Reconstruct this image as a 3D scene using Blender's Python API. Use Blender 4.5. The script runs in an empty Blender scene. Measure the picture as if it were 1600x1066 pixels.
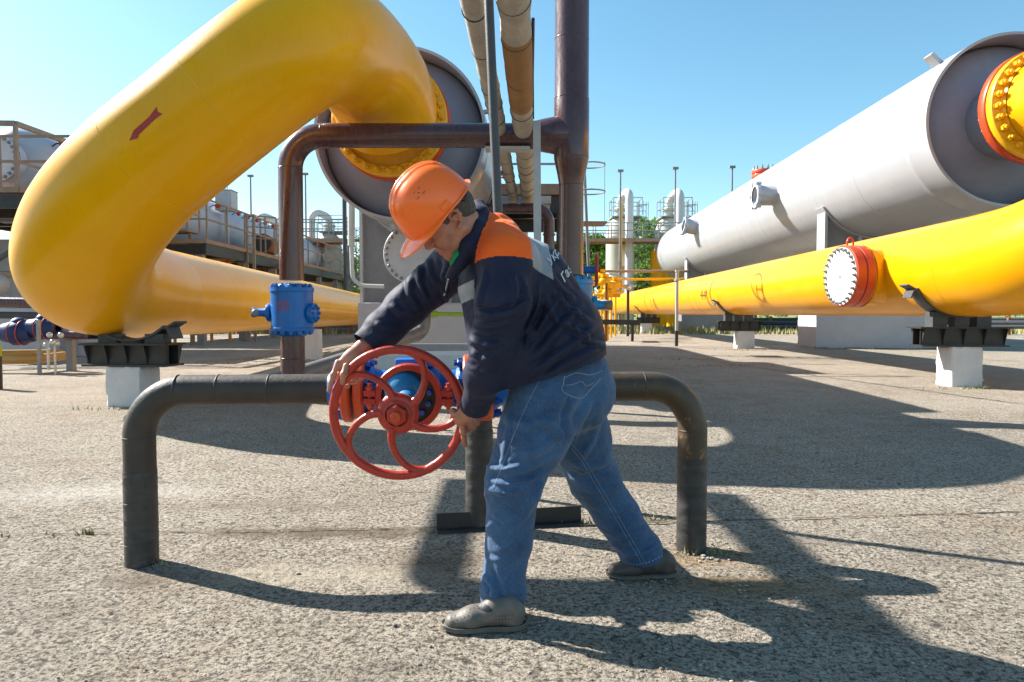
import bpy, bmesh, math, random
import numpy as np
from mathutils import Vector, Matrix
from mathutils.bvhtree import BVHTree
random.seed(7); np.random.seed(7)
PI = math.pi; R = math.radians
SC = bpy.context.scene; COL = SC.collection

# ------------------------------------------------------------ camera
CAM_H = 1.10; FPX = 1067.0; PITCH = math.atan(43.0/FPX)
cam_data = bpy.data.cameras.new('camera'); cam = bpy.data.objects.new('camera', cam_data); COL.objects.link(cam)
cam_data.sensor_width = 36.0; cam_data.lens = 36.0*FPX/1600.0
cam_data.clip_start = 0.05; cam_data.clip_end = 2000
cam.location = (0, 0, CAM_H); cam.rotation_euler = (PI/2 - PITCH, 0, 0)
SC.camera = cam

# ------------------------------------------------------------ light
LIGHT = Vector((0.90, -0.43, -0.765)).normalized()          # the way sunlight travels
SUN_EL = math.asin(-LIGHT.z); SUN_AZ = math.atan2(-LIGHT.x, -LIGHT.y)
world = bpy.data.worlds.new('World'); SC.world = world; world.use_nodes = True
nt = world.node_tree; nt.nodes.clear()
sky = nt.nodes.new('ShaderNodeTexSky'); sky.sky_type = 'NISHITA'; sky.sun_disc = False
sky.sun_elevation = SUN_EL; sky.sun_rotation = SUN_AZ
sky.air_density = 1.0; sky.dust_density = 0.5; sky.ozone_density = 1.6; sky.altitude = 100
bg = nt.nodes.new('ShaderNodeBackground'); bg.inputs['Strength'].default_value = 0.082
wo = nt.nodes.new('ShaderNodeOutputWorld')
hs = nt.nodes.new('ShaderNodeHueSaturation'); hs.inputs['Hue'].default_value = 0.478; hs.inputs['Saturation'].default_value = 1.15
nt.links.new(sky.outputs[0], hs.inputs['Color']); nt.links.new(hs.outputs[0], bg.inputs[0]); nt.links.new(bg.outputs[0], wo.inputs[0])
sun_data = bpy.data.lights.new('sun', 'SUN'); sun_data.energy = 5.0; sun_data.angle = R(0.5); sun_data.color = (1.0, 0.955, 0.885)
sun = bpy.data.objects.new('sun', sun_data); COL.objects.link(sun)
sun.rotation_euler = LIGHT.to_track_quat('-Z', 'Y').to_euler(); sun.location = (-20, 12, 20)
SC.view_settings.view_transform = 'Standard'; SC.view_settings.look = 'None'
SC.view_settings.exposure = 1.40; SC.view_settings.gamma = 1.0

# ------------------------------------------------------------ where things stand
_c, _s = math.cos(PITCH), math.sin(PITCH)
def P(px, py, d):
    """world point seen at pixel (px,py) of the 1600-wide photo, d metres ahead"""
    u = (px-800)/FPX; v = (533-py)/FPX
    y = _c + v*_s; z = -_s + v*_c
    k = d/y
    return Vector((u*k, d, CAM_H + z*k))
def G(px, py, z=0.0):
    u = (px-800)/FPX; v = (533-py)/FPX
    y = _c + v*_s; zz = -_s + v*_c
    k = (z-CAM_H)/zz
    return Vector((u*k, y*k, z))
AX = Vector((0.0328, 1.0, 0)).normalized()      # the way the big vessels run
RT = Vector((AX.y, -AX.x, 0))
UP = Vector((0, 0, 1))

# ------------------------------------------------------------ object helpers
def tag(o, label=None, cat=None, group=None, kind=None):
    if label: o['label'] = label
    if cat: o['category'] = cat
    if group: o['group'] = group
    if kind: o['kind'] = kind
    return o
def thing(name, label, cat, loc=(0,0,0), group=None, rz=0.0):
    o = bpy.data.objects.new(name, None); COL.objects.link(o); o.location = loc; o.rotation_euler = (0,0,rz)
    o.empty_display_size = 0.1
    return tag(o, label, cat, group)
def rootloc(o):
    v = Vector((0,0,0))
    while o is not None: v = v + o.location; o = o.parent
    return v
def dup(o, parent=None):
    c = o.copy(); COL.objects.link(c); c.parent = parent
    for ch in list(o.children): dup(ch, c)
    return c

class MB:
    def __init__(s): s.v = []; s.f = []; s.m = []
    def add(s, vs, fs, mi=0):
        n = len(s.v); s.v.extend([tuple(v) for v in vs]); s.f.extend([tuple(i+n for i in f) for f in fs]); s.m.extend([mi]*len(fs))
    def box(s, c, size, rot=None, mi=0, taper=1.0):
        c = Vector(c); hx, hy, hz = size[0]/2, size[1]/2, size[2]/2
        M = rot if rot is not None else Matrix.Identity(3)
        vs = []
        for z in (-1, 1):
            t = taper if z > 0 else 1.0
            for x, y in ((-1,-1),(1,-1),(1,1),(-1,1)): vs.append(c + M @ Vector((x*hx*t, y*hy*t, z*hz)))
        s.add(vs, [(0,3,2,1),(4,5,6,7),(0,1,5,4),(1,2,6,5),(2,3,7,6),(3,0,4,7)], mi)
        return s
    def roughbox(s, c, size, rot=None, n=14, amp=0.004, chip=0.012, seed=1, taper=1.0):
        rnd = random.Random(seed); c = Vector(c); Mx = rot if rot is not None else Matrix.Identity(3)
        H = {}
        def h(k):
            if k not in H: H[k] = (rnd.uniform(-1,1), rnd.random())
            return H[k]
        def pt(i, j, k):
            x, y, z = 2*i/n-1, 2*j/n-1, 2*k/n-1; e = (abs(x) > 0.99)+(abs(y) > 0.99)+(abs(z) > 0.99); a, b = h((i, j, k)); a2, b2 = h((i//3, j//3, k//3, 'c'))
            sh = a*amp+((chip*(b2 > 0.45)*b2+0.4*chip*b) if e >= 2 else 0)
            t = taper if z > 0 else 1+(taper-1)*(z+1)/2*0
            t = 1+(taper-1)*(z+1)/2
            v = Vector((x*size[0]/2*t, y*size[1]/2*t, z*size[2]/2)); d = Vector((x if abs(x) > .99 else 0, y if abs(y) > .99 else 0, z if abs(z) > .99 else 0)).normalized()
            return c+Mx @ (v-d*sh)
        for ax in range(3):
            for sd_ in (0, n):
                base = len(s.v)
                for p in range(n+1):
                    for q in range(n+1):
                        ijk = [0,0,0]; ijk[ax] = sd_; ijk[(ax+1)%3] = p; ijk[(ax+2)%3] = q; s.v.append(tuple(pt(*ijk)))
                for p in range(n):
                    for q in range(n): s.f.append((base+p*(n+1)+q, base+(p+1)*(n+1)+q, base+(p+1)*(n+1)+q+1, base+p*(n+1)+q+1)); s.m.append(0)
        return s
    def bar(s, a, b, w, h=None, mi=0, up=None):
        """rectangular bar from a to b"""
        a = Vector(a); b = Vector(b); h = h or w
        d = b-a; L = d.length
        z = d.normalized(); u = Vector(up) if up is not None else (Vector((0,0,1)) if abs(z.z) < 0.9 else Vector((0,1,0)))
        x = u.cross(z).normalized(); y = z.cross(x)
        M = Matrix((x, y, z)).transposed()
        return s.box((a+b)/2, (w, h, L), M, mi)
    def tube(s, pts, r, n=16, cap=True, mi=0, closed=False):
        pts = [Vector(p) for p in pts]; N = len(pts)
        rs = list(r) if hasattr(r, '__len__') else [r]*N
        tang = []
        for i in range(N):
            if closed: t = pts[(i+1) % N]-pts[i-1]
            else: t = pts[min(i+1, N-1)]-pts[max(i-1, 0)]
            tang.append(t.normalized() if t.length > 1e-9 else (tang[-1] if tang else Vector((0,0,1))))
        ref = Vector((0,0,1)) if abs(tang[0].z) < 0.9 else Vector((1,0,0))
        x = (ref - tang[0]*ref.dot(tang[0])).normalized()
        rings = []; vs = []
        for i in range(N):
            t = tang[i]; x = (x - t*x.dot(t)).normalized(); y = t.cross(x)
            for k in range(n):
                a = 2*PI*k/n; vs.append(pts[i] + (x*math.cos(a)+y*math.sin(a))*rs[i])
        fs = []
        M = N if closed else N-1
        for i in range(M):
            j = (i+1) % N
            for k in range(n):
                k2 = (k+1) % n; fs.append((i*n+k, i*n+k2, j*n+k2, j*n+k))
        if cap and not closed:
            fs.append(tuple(range(n))[::-1]); fs.append(tuple((N-1)*n+k for k in range(n)))
        s.add(vs, fs, mi); return s
    def lathe(s, c, axis, prof, n=32, mi=0, closed=False):
        """prof: list of (along, radius)"""
        c = Vector(c); a = Vector(axis).normalized()
        ref = Vector((0,0,1)) if abs(a.z) < 0.9 else Vector((1,0,0))
        x = (ref-a*ref.dot(a)).normalized(); y = a.cross(x)
        vs = []; fs = []; N = len(prof)
        for (t, r) in prof:
            r = max(r, 1e-5)
            for k in range(n):
                an = 2*PI*k/n; vs.append(c + a*t + (x*math.cos(an)+y*math.sin(an))*r)
        for i in range(N if closed else N-1):
            j = (i+1) % N
            for k in range(n):
                k2 = (k+1) % n; fs.append((i*n+k, i*n+k2, j*n+k2, j*n+k))
        s.add(vs, fs, mi); return s
    def cyl(s, c, axis, r, h, n=24, mi=0, bev=0.0):
        b = min(bev, r*0.4, h*0.4)
        prof = [(0,0),(0,r-b)] + ([(b*0.3,r-b*0.3)] if b else []) + [(b,r),(h-b,r)] + ([(h-b*0.3,r-b*0.3)] if b else []) + [(h,r-b),(h,0)]
        return s.lathe(c, axis, prof, n, mi)
    def sphere(s, c, r, n=16, m=10, mi=0, sx=1, sy=1, sz=1, M=None):
        c = Vector(c); vs = []; fs = []
        for i in range(m+1):
            th = PI*i/m
            for k in range(n):
                a = 2*PI*k/n
                v = Vector((math.sin(th)*math.cos(a)*sx*r, math.sin(th)*math.sin(a)*sy*r, math.cos(th)*sz*r))
                if M is not None: v = M @ v
                vs.append(c+v)
        for i in range(m):
            for k in range(n):
                k2 = (k+1) % n; fs.append((i*n+k, (i+1)*n+k, (i+1)*n+k2, i*n+k2))
        s.add(vs, fs, mi); return s
    def build(s, name, mats, parent=None, smooth=35, bevel=0.0, local=False):
        off = Vector((0,0,0)) if (local or parent is None) else rootloc(parent)
        me = bpy.data.meshes.new(name)
        me.from_pydata([(v[0]-off.x, v[1]-off.y, v[2]-off.z) for v in s.v], [], s.f)
        if not isinstance(mats, (list, tuple)): mats = [mats]
        for m in mats: me.materials.append(m)
        if len(mats) > 1: me.polygons.foreach_set('material_index', s.m)
        bm = bmesh.new(); bm.from_mesh(me); bmesh.ops.remove_doubles(bm, verts=bm.verts, dist=2e-5)
        bmesh.ops.recalc_face_normals(bm, faces=bm.faces); bm.to_mesh(me); bm.free()
        if smooth:
            me.polygons.foreach_set('use_smooth', [True]*len(me.polygons)); me.set_sharp_from_angle(angle=R(smooth))
        o = bpy.data.objects.new(name, me); COL.objects.link(o); o.parent = parent
        if bevel:
            b = o.modifiers.new('bevel', 'BEVEL'); b.width = bevel; b.segments = 2; b.limit_method = 'ANGLE'; b.angle_limit = R(40); b.harden_normals = False
        return o

def arc(c, u, v, r, a0, a1, n=12):
    return [Vector(c)+Vector(u)*(r*math.cos(a0+(a1-a0)*i/n))+Vector(v)*(r*math.sin(a0+(a1-a0)*i/n)) for i in range(n+1)]
def fillet(pts, rad, n=10):
    """polyline with rounded corners"""
    pts = [Vector(p) for p in pts]; out = [pts[0]]
    rads = rad if hasattr(rad, '__len__') else [rad]*len(pts)
    for i in range(1, len(pts)-1):
        a, b, c = pts[i-1], pts[i], pts[i+1]
        d1 = (a-b).normalized(); d2 = (c-b).normalized()
        ang = d1.angle(d2)
        if ang > PI-0.02: out.append(b); continue
        t = rads[i]/math.tan(ang/2); t = min(t, (a-b).length*0.98, (c-b).length*0.98)
        rr = t*math.tan(ang/2)
        bis = (d1+d2).normalized(); cen = b + bis*(rr/math.sin(ang/2))
        p0 = b+d1*t; p1 = b+d2*t; v0 = p0-cen; v1 = p1-cen; tot = v0.angle(v1)
        for k in range(n+1):
            q = k/n; w = (math.sin((1-q)*tot)*v0 + math.sin(q*tot)*v1)/math.sin(tot); out.append(cen+w)
    out.append(pts[-1]); return out
def spline(pts, n=8):
    pts = [Vector(p) for p in pts]; out = []
    N = len(pts)
    for i in range(N-1):
        p0 = pts[i-1] if i > 0 else pts[0]*2-pts[1]; p1 = pts[i]; p2 = pts[i+1]; p3 = pts[i+2] if i+2 < N else pts[-1]*2-pts[-2]
        t0 = 0; t1 = t0+max((p1-p0).length,1e-6)**.5; t2 = t1+max((p2-p1).length,1e-6)**.5; t3 = t2+max((p3-p2).length,1e-6)**.5
        for k in range(n):
            t = t1+(t2-t1)*k/n
            A1 = p0*((t1-t)/(t1-t0))+p1*((t-t0)/(t1-t0)); A2 = p1*((t2-t)/(t2-t1))+p2*((t-t1)/(t2-t1)); A3 = p2*((t3-t)/(t3-t2))+p3*((t-t2)/(t3-t2))
            B1 = A1*((t2-t)/(t2-t0))+A2*((t-t0)/(t2-t0)); B2 = A2*((t3-t)/(t3-t1))+A3*((t-t1)/(t3-t1))
            out.append(B1*((t2-t)/(t2-t1))+B2*((t-t1)/(t2-t1)))
    out.append(pts[-1]); return out

def frame(axis, upref=None):
    z = Vector(axis).normalized(); u = Vector(upref) if upref is not None else (Vector((0,0,1)) if abs(z.z) < 0.9 else Vector((0,1,0)))
    x = u.cross(z).normalized(); y = z.cross(x)
    return Matrix((x, y, z)).transposed()
_bolt_cache = {}
def bolt_mesh(r, h, stud, mat):
    k = (round(r,4), round(h,4), round(stud,4), mat.name)
    if k not in _bolt_cache:
        m = MB(); m.cyl((0,0,0), (0,0,1), r*1.18, h*0.18, 12)
        m.lathe((0,0,h*0.18), (0,0,1), [(0,r),(h*0.7,r),(h*0.82,r*0.86),(h*0.82,0)], 6)
        m.cyl((0,0,h), (0,0,1), r*0.55, max(stud, 0.0005), 10, bev=r*0.12)
        o = m.build('bolt', mat, None, 30); me = o.data; bpy.data.objects.remove(o); _bolt_cache[k] = me
    return _bolt_cache[k]
def bolts(parent, c, axis, rad, n, r, h, stud, mat, a0=0.0, name='bolt', rootobj=None, both=None):
    F = frame(axis); c = Vector(c); off = rootloc(parent); me = bolt_mesh(r, h, stud, mat)
    for i in range(n):
        a = a0+2*PI*i/n
        p = c + F @ Vector((math.cos(a)*rad, math.sin(a)*rad, 0))
        o = bpy.data.objects.new(name, me); COL.objects.link(o); o.parent = parent
        q = F.to_4x4() @ Matrix.Rotation(a+0.3*(i % 3), 4, 'Z')
        o.rotation_euler = q.to_euler(); o.location = p-off
        if both is not None:
            o2 = bpy.data.objects.new(name, me); COL.objects.link(o2); o2.parent = parent
            q2 = frame(-Vector(axis)).to_4x4() @ Matrix.Rotation(a, 4, 'Z')
            o2.rotation_euler = q2.to_euler(); o2.location = p-Vector(axis).normalized()*both-off

# ------------------------------------------------------------ materials
def newmat(name):
    m = bpy.data.materials.new(name); m.use_nodes = True; nt = m.node_tree
    b = nt.nodes['Principled BSDF']; return m, nt, b
def nd(nt, t, **kw):
    n = nt.nodes.new(t)
    for k, v in kw.items():
        if k.startswith('i_'):
            key = k[2:].replace('_', ' ')
            n.inputs[key].default_value = v
        else: setattr(n, k, v)
    return n
def ramp(nt, fac, stops):
    r = nt.nodes.new('ShaderNodeValToRGB'); cr = r.color_ramp
    while len(cr.elements) < len(stops): cr.elements.new(0.5)
    for e, (p, c) in zip(cr.elements, stops):
        e.position = p; e.color = (c[0], c[1], c[2], 1) if hasattr(c, '__len__') else (c, c, c, 1)
    nt.links.new(fac, r.inputs[0]); return r.outputs[0]
def mixc(nt, fac, a, b, mode='MIX'):
    m = nt.nodes.new('ShaderNodeMix'); m.data_type = 'RGBA'; m.blend_type = mode
    for sock, val in ((m.inputs[0], fac), (m.inputs[6], a), (m.inputs[7], b)):
        if hasattr(val, 'links'): nt.links.new(val, sock)
        elif hasattr(val, '__len__'): sock.default_value = (val[0], val[1], val[2], 1)
        else: sock.default_value = val
    return m.outputs[2]
def noise(nt, scale, detail=6, rough=0.55, vec=None, dist=0.0):
    n = nt.nodes.new('ShaderNodeTexNoise'); n.inputs['Scale'].default_value = scale; n.inputs['Detail'].default_value = detail
    n.inputs['Roughness'].default_value = rough; n.inputs['Distortion'].default_value = dist
    if vec is not None: nt.links.new(vec, n.inputs['Vector'])
    return n.outputs[0]
def coords(nt, scale=(1,1,1), rot=(0,0,0)):
    t = nt.nodes.new('ShaderNodeTexCoord'); m = nt.nodes.new('ShaderNodeMapping')
    m.inputs['Scale'].default_value = scale; m.inputs['Rotation'].default_value = rot
    nt.links.new(t.outputs['Object'], m.inputs[0]); return m.outputs[0]
def bump(nt, b, h, strength=0.2, dist=0.01):
    n = nt.nodes.new('ShaderNodeBump'); n.inputs['Strength'].default_value = strength; n.inputs['Distance'].default_value = dist
    nt.links.new(h, n.inputs['Height'])
    if b.inputs['Normal'].is_linked: nt.links.new(b.inputs['Normal'].links[0].from_socket, n.inputs['Normal'])
    nt.links.new(n.outputs[0], b.inputs['Normal'])
def paint(name, col, col2=None, rough=0.35, coat=0.0, spot=None, spot_amt=0.0, sc=6.0, bstr=0.12, stretch=(1,1,1), metal=0.0, spot_sc=18.0, fine=60.0):
    m, nt, b = newmat(name); col2 = col2 or tuple(c*0.82 for c in col)
    v = coords(nt, stretch)
    n1 = noise(nt, sc, 8, 0.6, v)
    c = mixc(nt, ramp(nt, n1, [(0.3, 0.0), (0.72, 1.0)]), col, col2)
    if spot is not None:
        n2 = noise(nt, spot_sc, 10, 0.7, v, 0.3); lo = 0.74-spot_amt
        c = mixc(nt, ramp(nt, n2, [(lo, 0.0), (lo+0.05, 1.0)]), c, spot)
    nt.links.new(c, b.inputs['Base Color']); b.inputs['Metallic'].default_value = metal
    n3 = noise(nt, sc*4, 6, 0.6, v)
    nt.links.new(ramp(nt, n3, [(0.25, max(rough-0.1,0.03)), (0.8, min(rough+0.14,1))]), b.inputs['Roughness'])
    b.inputs['Coat Weight'].default_value = coat; b.inputs['Coat Roughness'].default_value = 0.12; b.inputs['Specular IOR Level'].default_value = 0.36
    bump(nt, b, noise(nt, fine, 6, 0.6, v), bstr, 0.004)
    return m
M = {}
def yellowpaint(name, c1, c2, coat=0.55):
    m, nt, b = newmat(name); v = coords(nt); vs = coords(nt, (16,16,0.9))
    c = mixc(nt, ramp(nt, noise(nt, 1.6, 7, 0.6, v), [(0.3,0.0),(0.72,1.0)]), c1, c2)
    c = mixc(nt, ramp(nt, noise(nt, 3.0, 5, 0.65, vs), [(0.52,0.0),(0.75,0.35)]), c, tuple(x*0.72 for x in c1))
    c = mixc(nt, ramp(nt, noise(nt, 9, 10, 0.75, v, 0.4), [(0.70,0.0),(0.74,0.8)]), c, (0.30,0.15,0.03))
    nt.links.new(c, b.inputs['Base Color']); b.inputs['Roughness'].default_value = 0.5; b.inputs['Specular IOR Level'].default_value = 0.082
    b.inputs['Coat Weight'].default_value = coat; b.inputs['Coat IOR'].default_value = 1.45
    nt.links.new(ramp(nt, noise(nt, 5, 6, 0.6, v), [(0.25,0.07),(0.8,0.22)]), b.inputs['Coat Roughness'])
    bump(nt, b, noise(nt, 3.0, 5, 0.65, vs), 0.10, 0.01); bump(nt, b, noise(nt, 70, 5, 0.6, v), 0.08, 0.003)
    nb = b.inputs['Normal'].links[0].from_socket; nt.links.new(nb, b.inputs['Coat Normal']); return m
M['yellow'] = yellowpaint('yellow_paint', (0.87,0.42,0.001), (0.81,0.37,0.001), 0.38)
M['yellow_r'] = yellowpaint('yellow_paint_smooth', (0.83,0.37,0.001), (0.76,0.32,0.001), 0.45)
M['yellow_bolt'] = paint('yellow_bolt_paint', (0.88,0.47,0.01), None, 0.4, 0.1, (0.4,0.12,0.02), 0.05, 12)
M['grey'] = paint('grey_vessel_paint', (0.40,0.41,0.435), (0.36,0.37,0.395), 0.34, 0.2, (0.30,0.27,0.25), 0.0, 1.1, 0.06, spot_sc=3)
M['grey_end_shaded'] = paint('grey_end_shade_paint', (0.25,0.265,0.32), (0.215,0.23,0.28), 0.42, 0.05, (0.13,0.11,0.10), 0.06, 2.2, 0.10)  # vessel grey made darker and bluer to paint in shade on the ends
M['steel'] = paint('grey_steel_paint', (0.24,0.24,0.25), (0.19,0.185,0.19), 0.5, 0, (0.16,0.10,0.07), 0.06, 5, 0.15)
M['palesteel'] = paint('pale_steel_paint', (0.46,0.47,0.48), (0.38,0.38,0.38), 0.45, 0, (0.24,0.16,0.11), 0.06, 5, 0.12)
M['bluegrey'] = paint('blue_grey_paint', (0.42,0.46,0.52), (0.34,0.37,0.43), 0.38, 0.1, (0.3,0.26,0.24), 0.05, 1.5, 0.1)
M['brown'] = paint('brown_pipe_paint', (0.062,0.027,0.030), (0.100,0.050,0.054), 0.28, 0.35, (0.13,0.06,0.035), 0.045, 7, 0.25, (1,1,0.35), spot_sc=14)
M['darkpipe'] = paint('dark_pipe_wrap', (0.036,0.031,0.026), (0.062,0.050,0.040), 0.55, 0.05, (0.15,0.10,0.06), 0.07, 9, 0.5, (1,1,1), spot_sc=20)
M['rustpipe'] = paint('rusty_dark_pipe', (0.048,0.035,0.024), (0.085,0.056,0.030), 0.5, 0.08, (0.20,0.11,0.045), 0.16, 8, 0.5, spot_sc=11)
M['lowpipe'] = paint('grey_low_pipe', (0.13,0.115,0.11), (0.20,0.185,0.18), 0.4, 0.15, (0.2,0.12,0.08), 0.08, 6, 0.3)
M['blue'] = paint('blue_valve_paint', (0.003,0.150,0.50), (0.003,0.115,0.41), 0.42, 0.15, (0.16,0.09,0.05), 0.05, 9, 0.3, spot_sc=16)
M['blue2'] = paint('worn_blue_paint', (0.02,0.24,0.50), (0.015,0.17,0.36), 0.42, 0.1, (0.22,0.26,0.26), 0.10, 7, 0.35)
M['bluebolt'] = paint('blue_bolt_paint', (0.006,0.09,0.42), (0.01,0.06,0.22), 0.35, 0.2, (0.08,0.05,0.04), 0.05, 20, 0.3)
M['red'] = paint('red_wheel_paint', (0.50,0.040,0.018), (0.33,0.026,0.013), 0.36, 0.2, (0.10,0.03,0.02), 0.075, 18, 0.5, spot_sc=34)
M['redflange'] = paint('red_flange_paint', (0.58,0.075,0.018), (0.48,0.055,0.014), 0.40, 0.15, (0.22,0.04,0.02), 0.06, 9, 0.3)
M['white'] = paint('whitewash', (0.64,0.625,0.62), (0.54,0.53,0.53), 0.85, 0, (0.33,0.30,0.27), 0.10, 5, 0.6, spot_sc=9, fine=25)
M['lilac'] = paint('plinth_paint', (0.50,0.48,0.50), (0.44,0.42,0.44), 0.85, 0, (0.40,0.37,0.37), 0.10, 3, 0.4, spot_sc=6)
M['cover'] = paint('pale_cover_paint', (0.56,0.56,0.60), (0.48,0.48,0.53), 0.42, 0.1, (0.3,0.27,0.26), 0.06, 5, 0.2)
M['black'] = paint('black_steel', (0.022,0.021,0.020), (0.045,0.040,0.036), 0.45, 0.05, (0.10,0.06,0.04), 0.05, 7, 0.3)
M['darkgrey'] = paint('dark_grey_steel', (0.055,0.06,0.065), (0.08,0.083,0.085), 0.5, 0, (0.12,0.10,0.09), 0.06, 12, 0.4, fine=90)
M['rail'] = paint('rail_steel', (0.33,0.25,0.18), (0.22,0.16,0.12), 0.6, 0, (0.20,0.09,0.05), 0.12, 4, 0.2)
M['railg'] = paint('grey_rail_steel', (0.30,0.31,0.30), (0.22,0.22,0.21), 0.6, 0, (0.2,0.12,0.08), 0.08, 4, 0.2)
M['deck'] = paint('rusty_deck', (0.36,0.24,0.16), (0.25,0.17,0.12), 0.7, 0, (0.14,0.09,0.06), 0.12, 3, 0.2)
M['tower'] = paint('tower_paint', (0.50,0.50,0.45), (0.42,0.42,0.38), 0.5, 0, (0.42,0.27,0.16), 0.06, 0.8, 0.1, spot_sc=3)
M['palepipe'] = paint('pale_pipe_paint', (0.60,0.62,0.62), (0.52,0.53,0.52), 0.45, 0, (0.35,0.3,0.25), 0.05, 2, 0.1)
M['galv'] = paint('galvanised', (0.55,0.56,0.56), (0.42,0.43,0.43), 0.28, 0, None, 0, 10, 0.2, metal=0.7)
M['bolt'] = paint('grey_bolt_steel', (0.30,0.31,0.32), (0.20,0.20,0.21), 0.35, 0, (0.1,0.07,0.05), 0.08, 20, 0.2, metal=0.3)
M['paint_red'] = paint('red_mark_paint', (0.42,0.030,0.018), (0.36,0.025,0.015), 0.4, 0.1, None, 0, 6, 0.05)
M['paint_black'] = paint('black_mark_paint', (0.05,0.035,0.01), None, 0.5)
M['rust'] = paint('rust_brown', (0.30,0.10,0.04), (0.20,0.07,0.03), 0.7, 0, None, 0, 8, 0.4)
M['ochre'] = paint('ochre_pipe', (0.45,0.25,0.05), (0.36,0.20,0.06), 0.5, 0.1, (0.2,0.12,0.06), 0.1, 5, 0.2)
M['navycover'] = paint('blue_wrap', (0.008,0.018,0.075), (0.012,0.03,0.12), 0.5, 0.05, None, 0, 9, 0.5)
M['gas_green'] = paint('green_bottle_paint', (0.30,0.42,0.03), None, 0.4)
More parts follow.
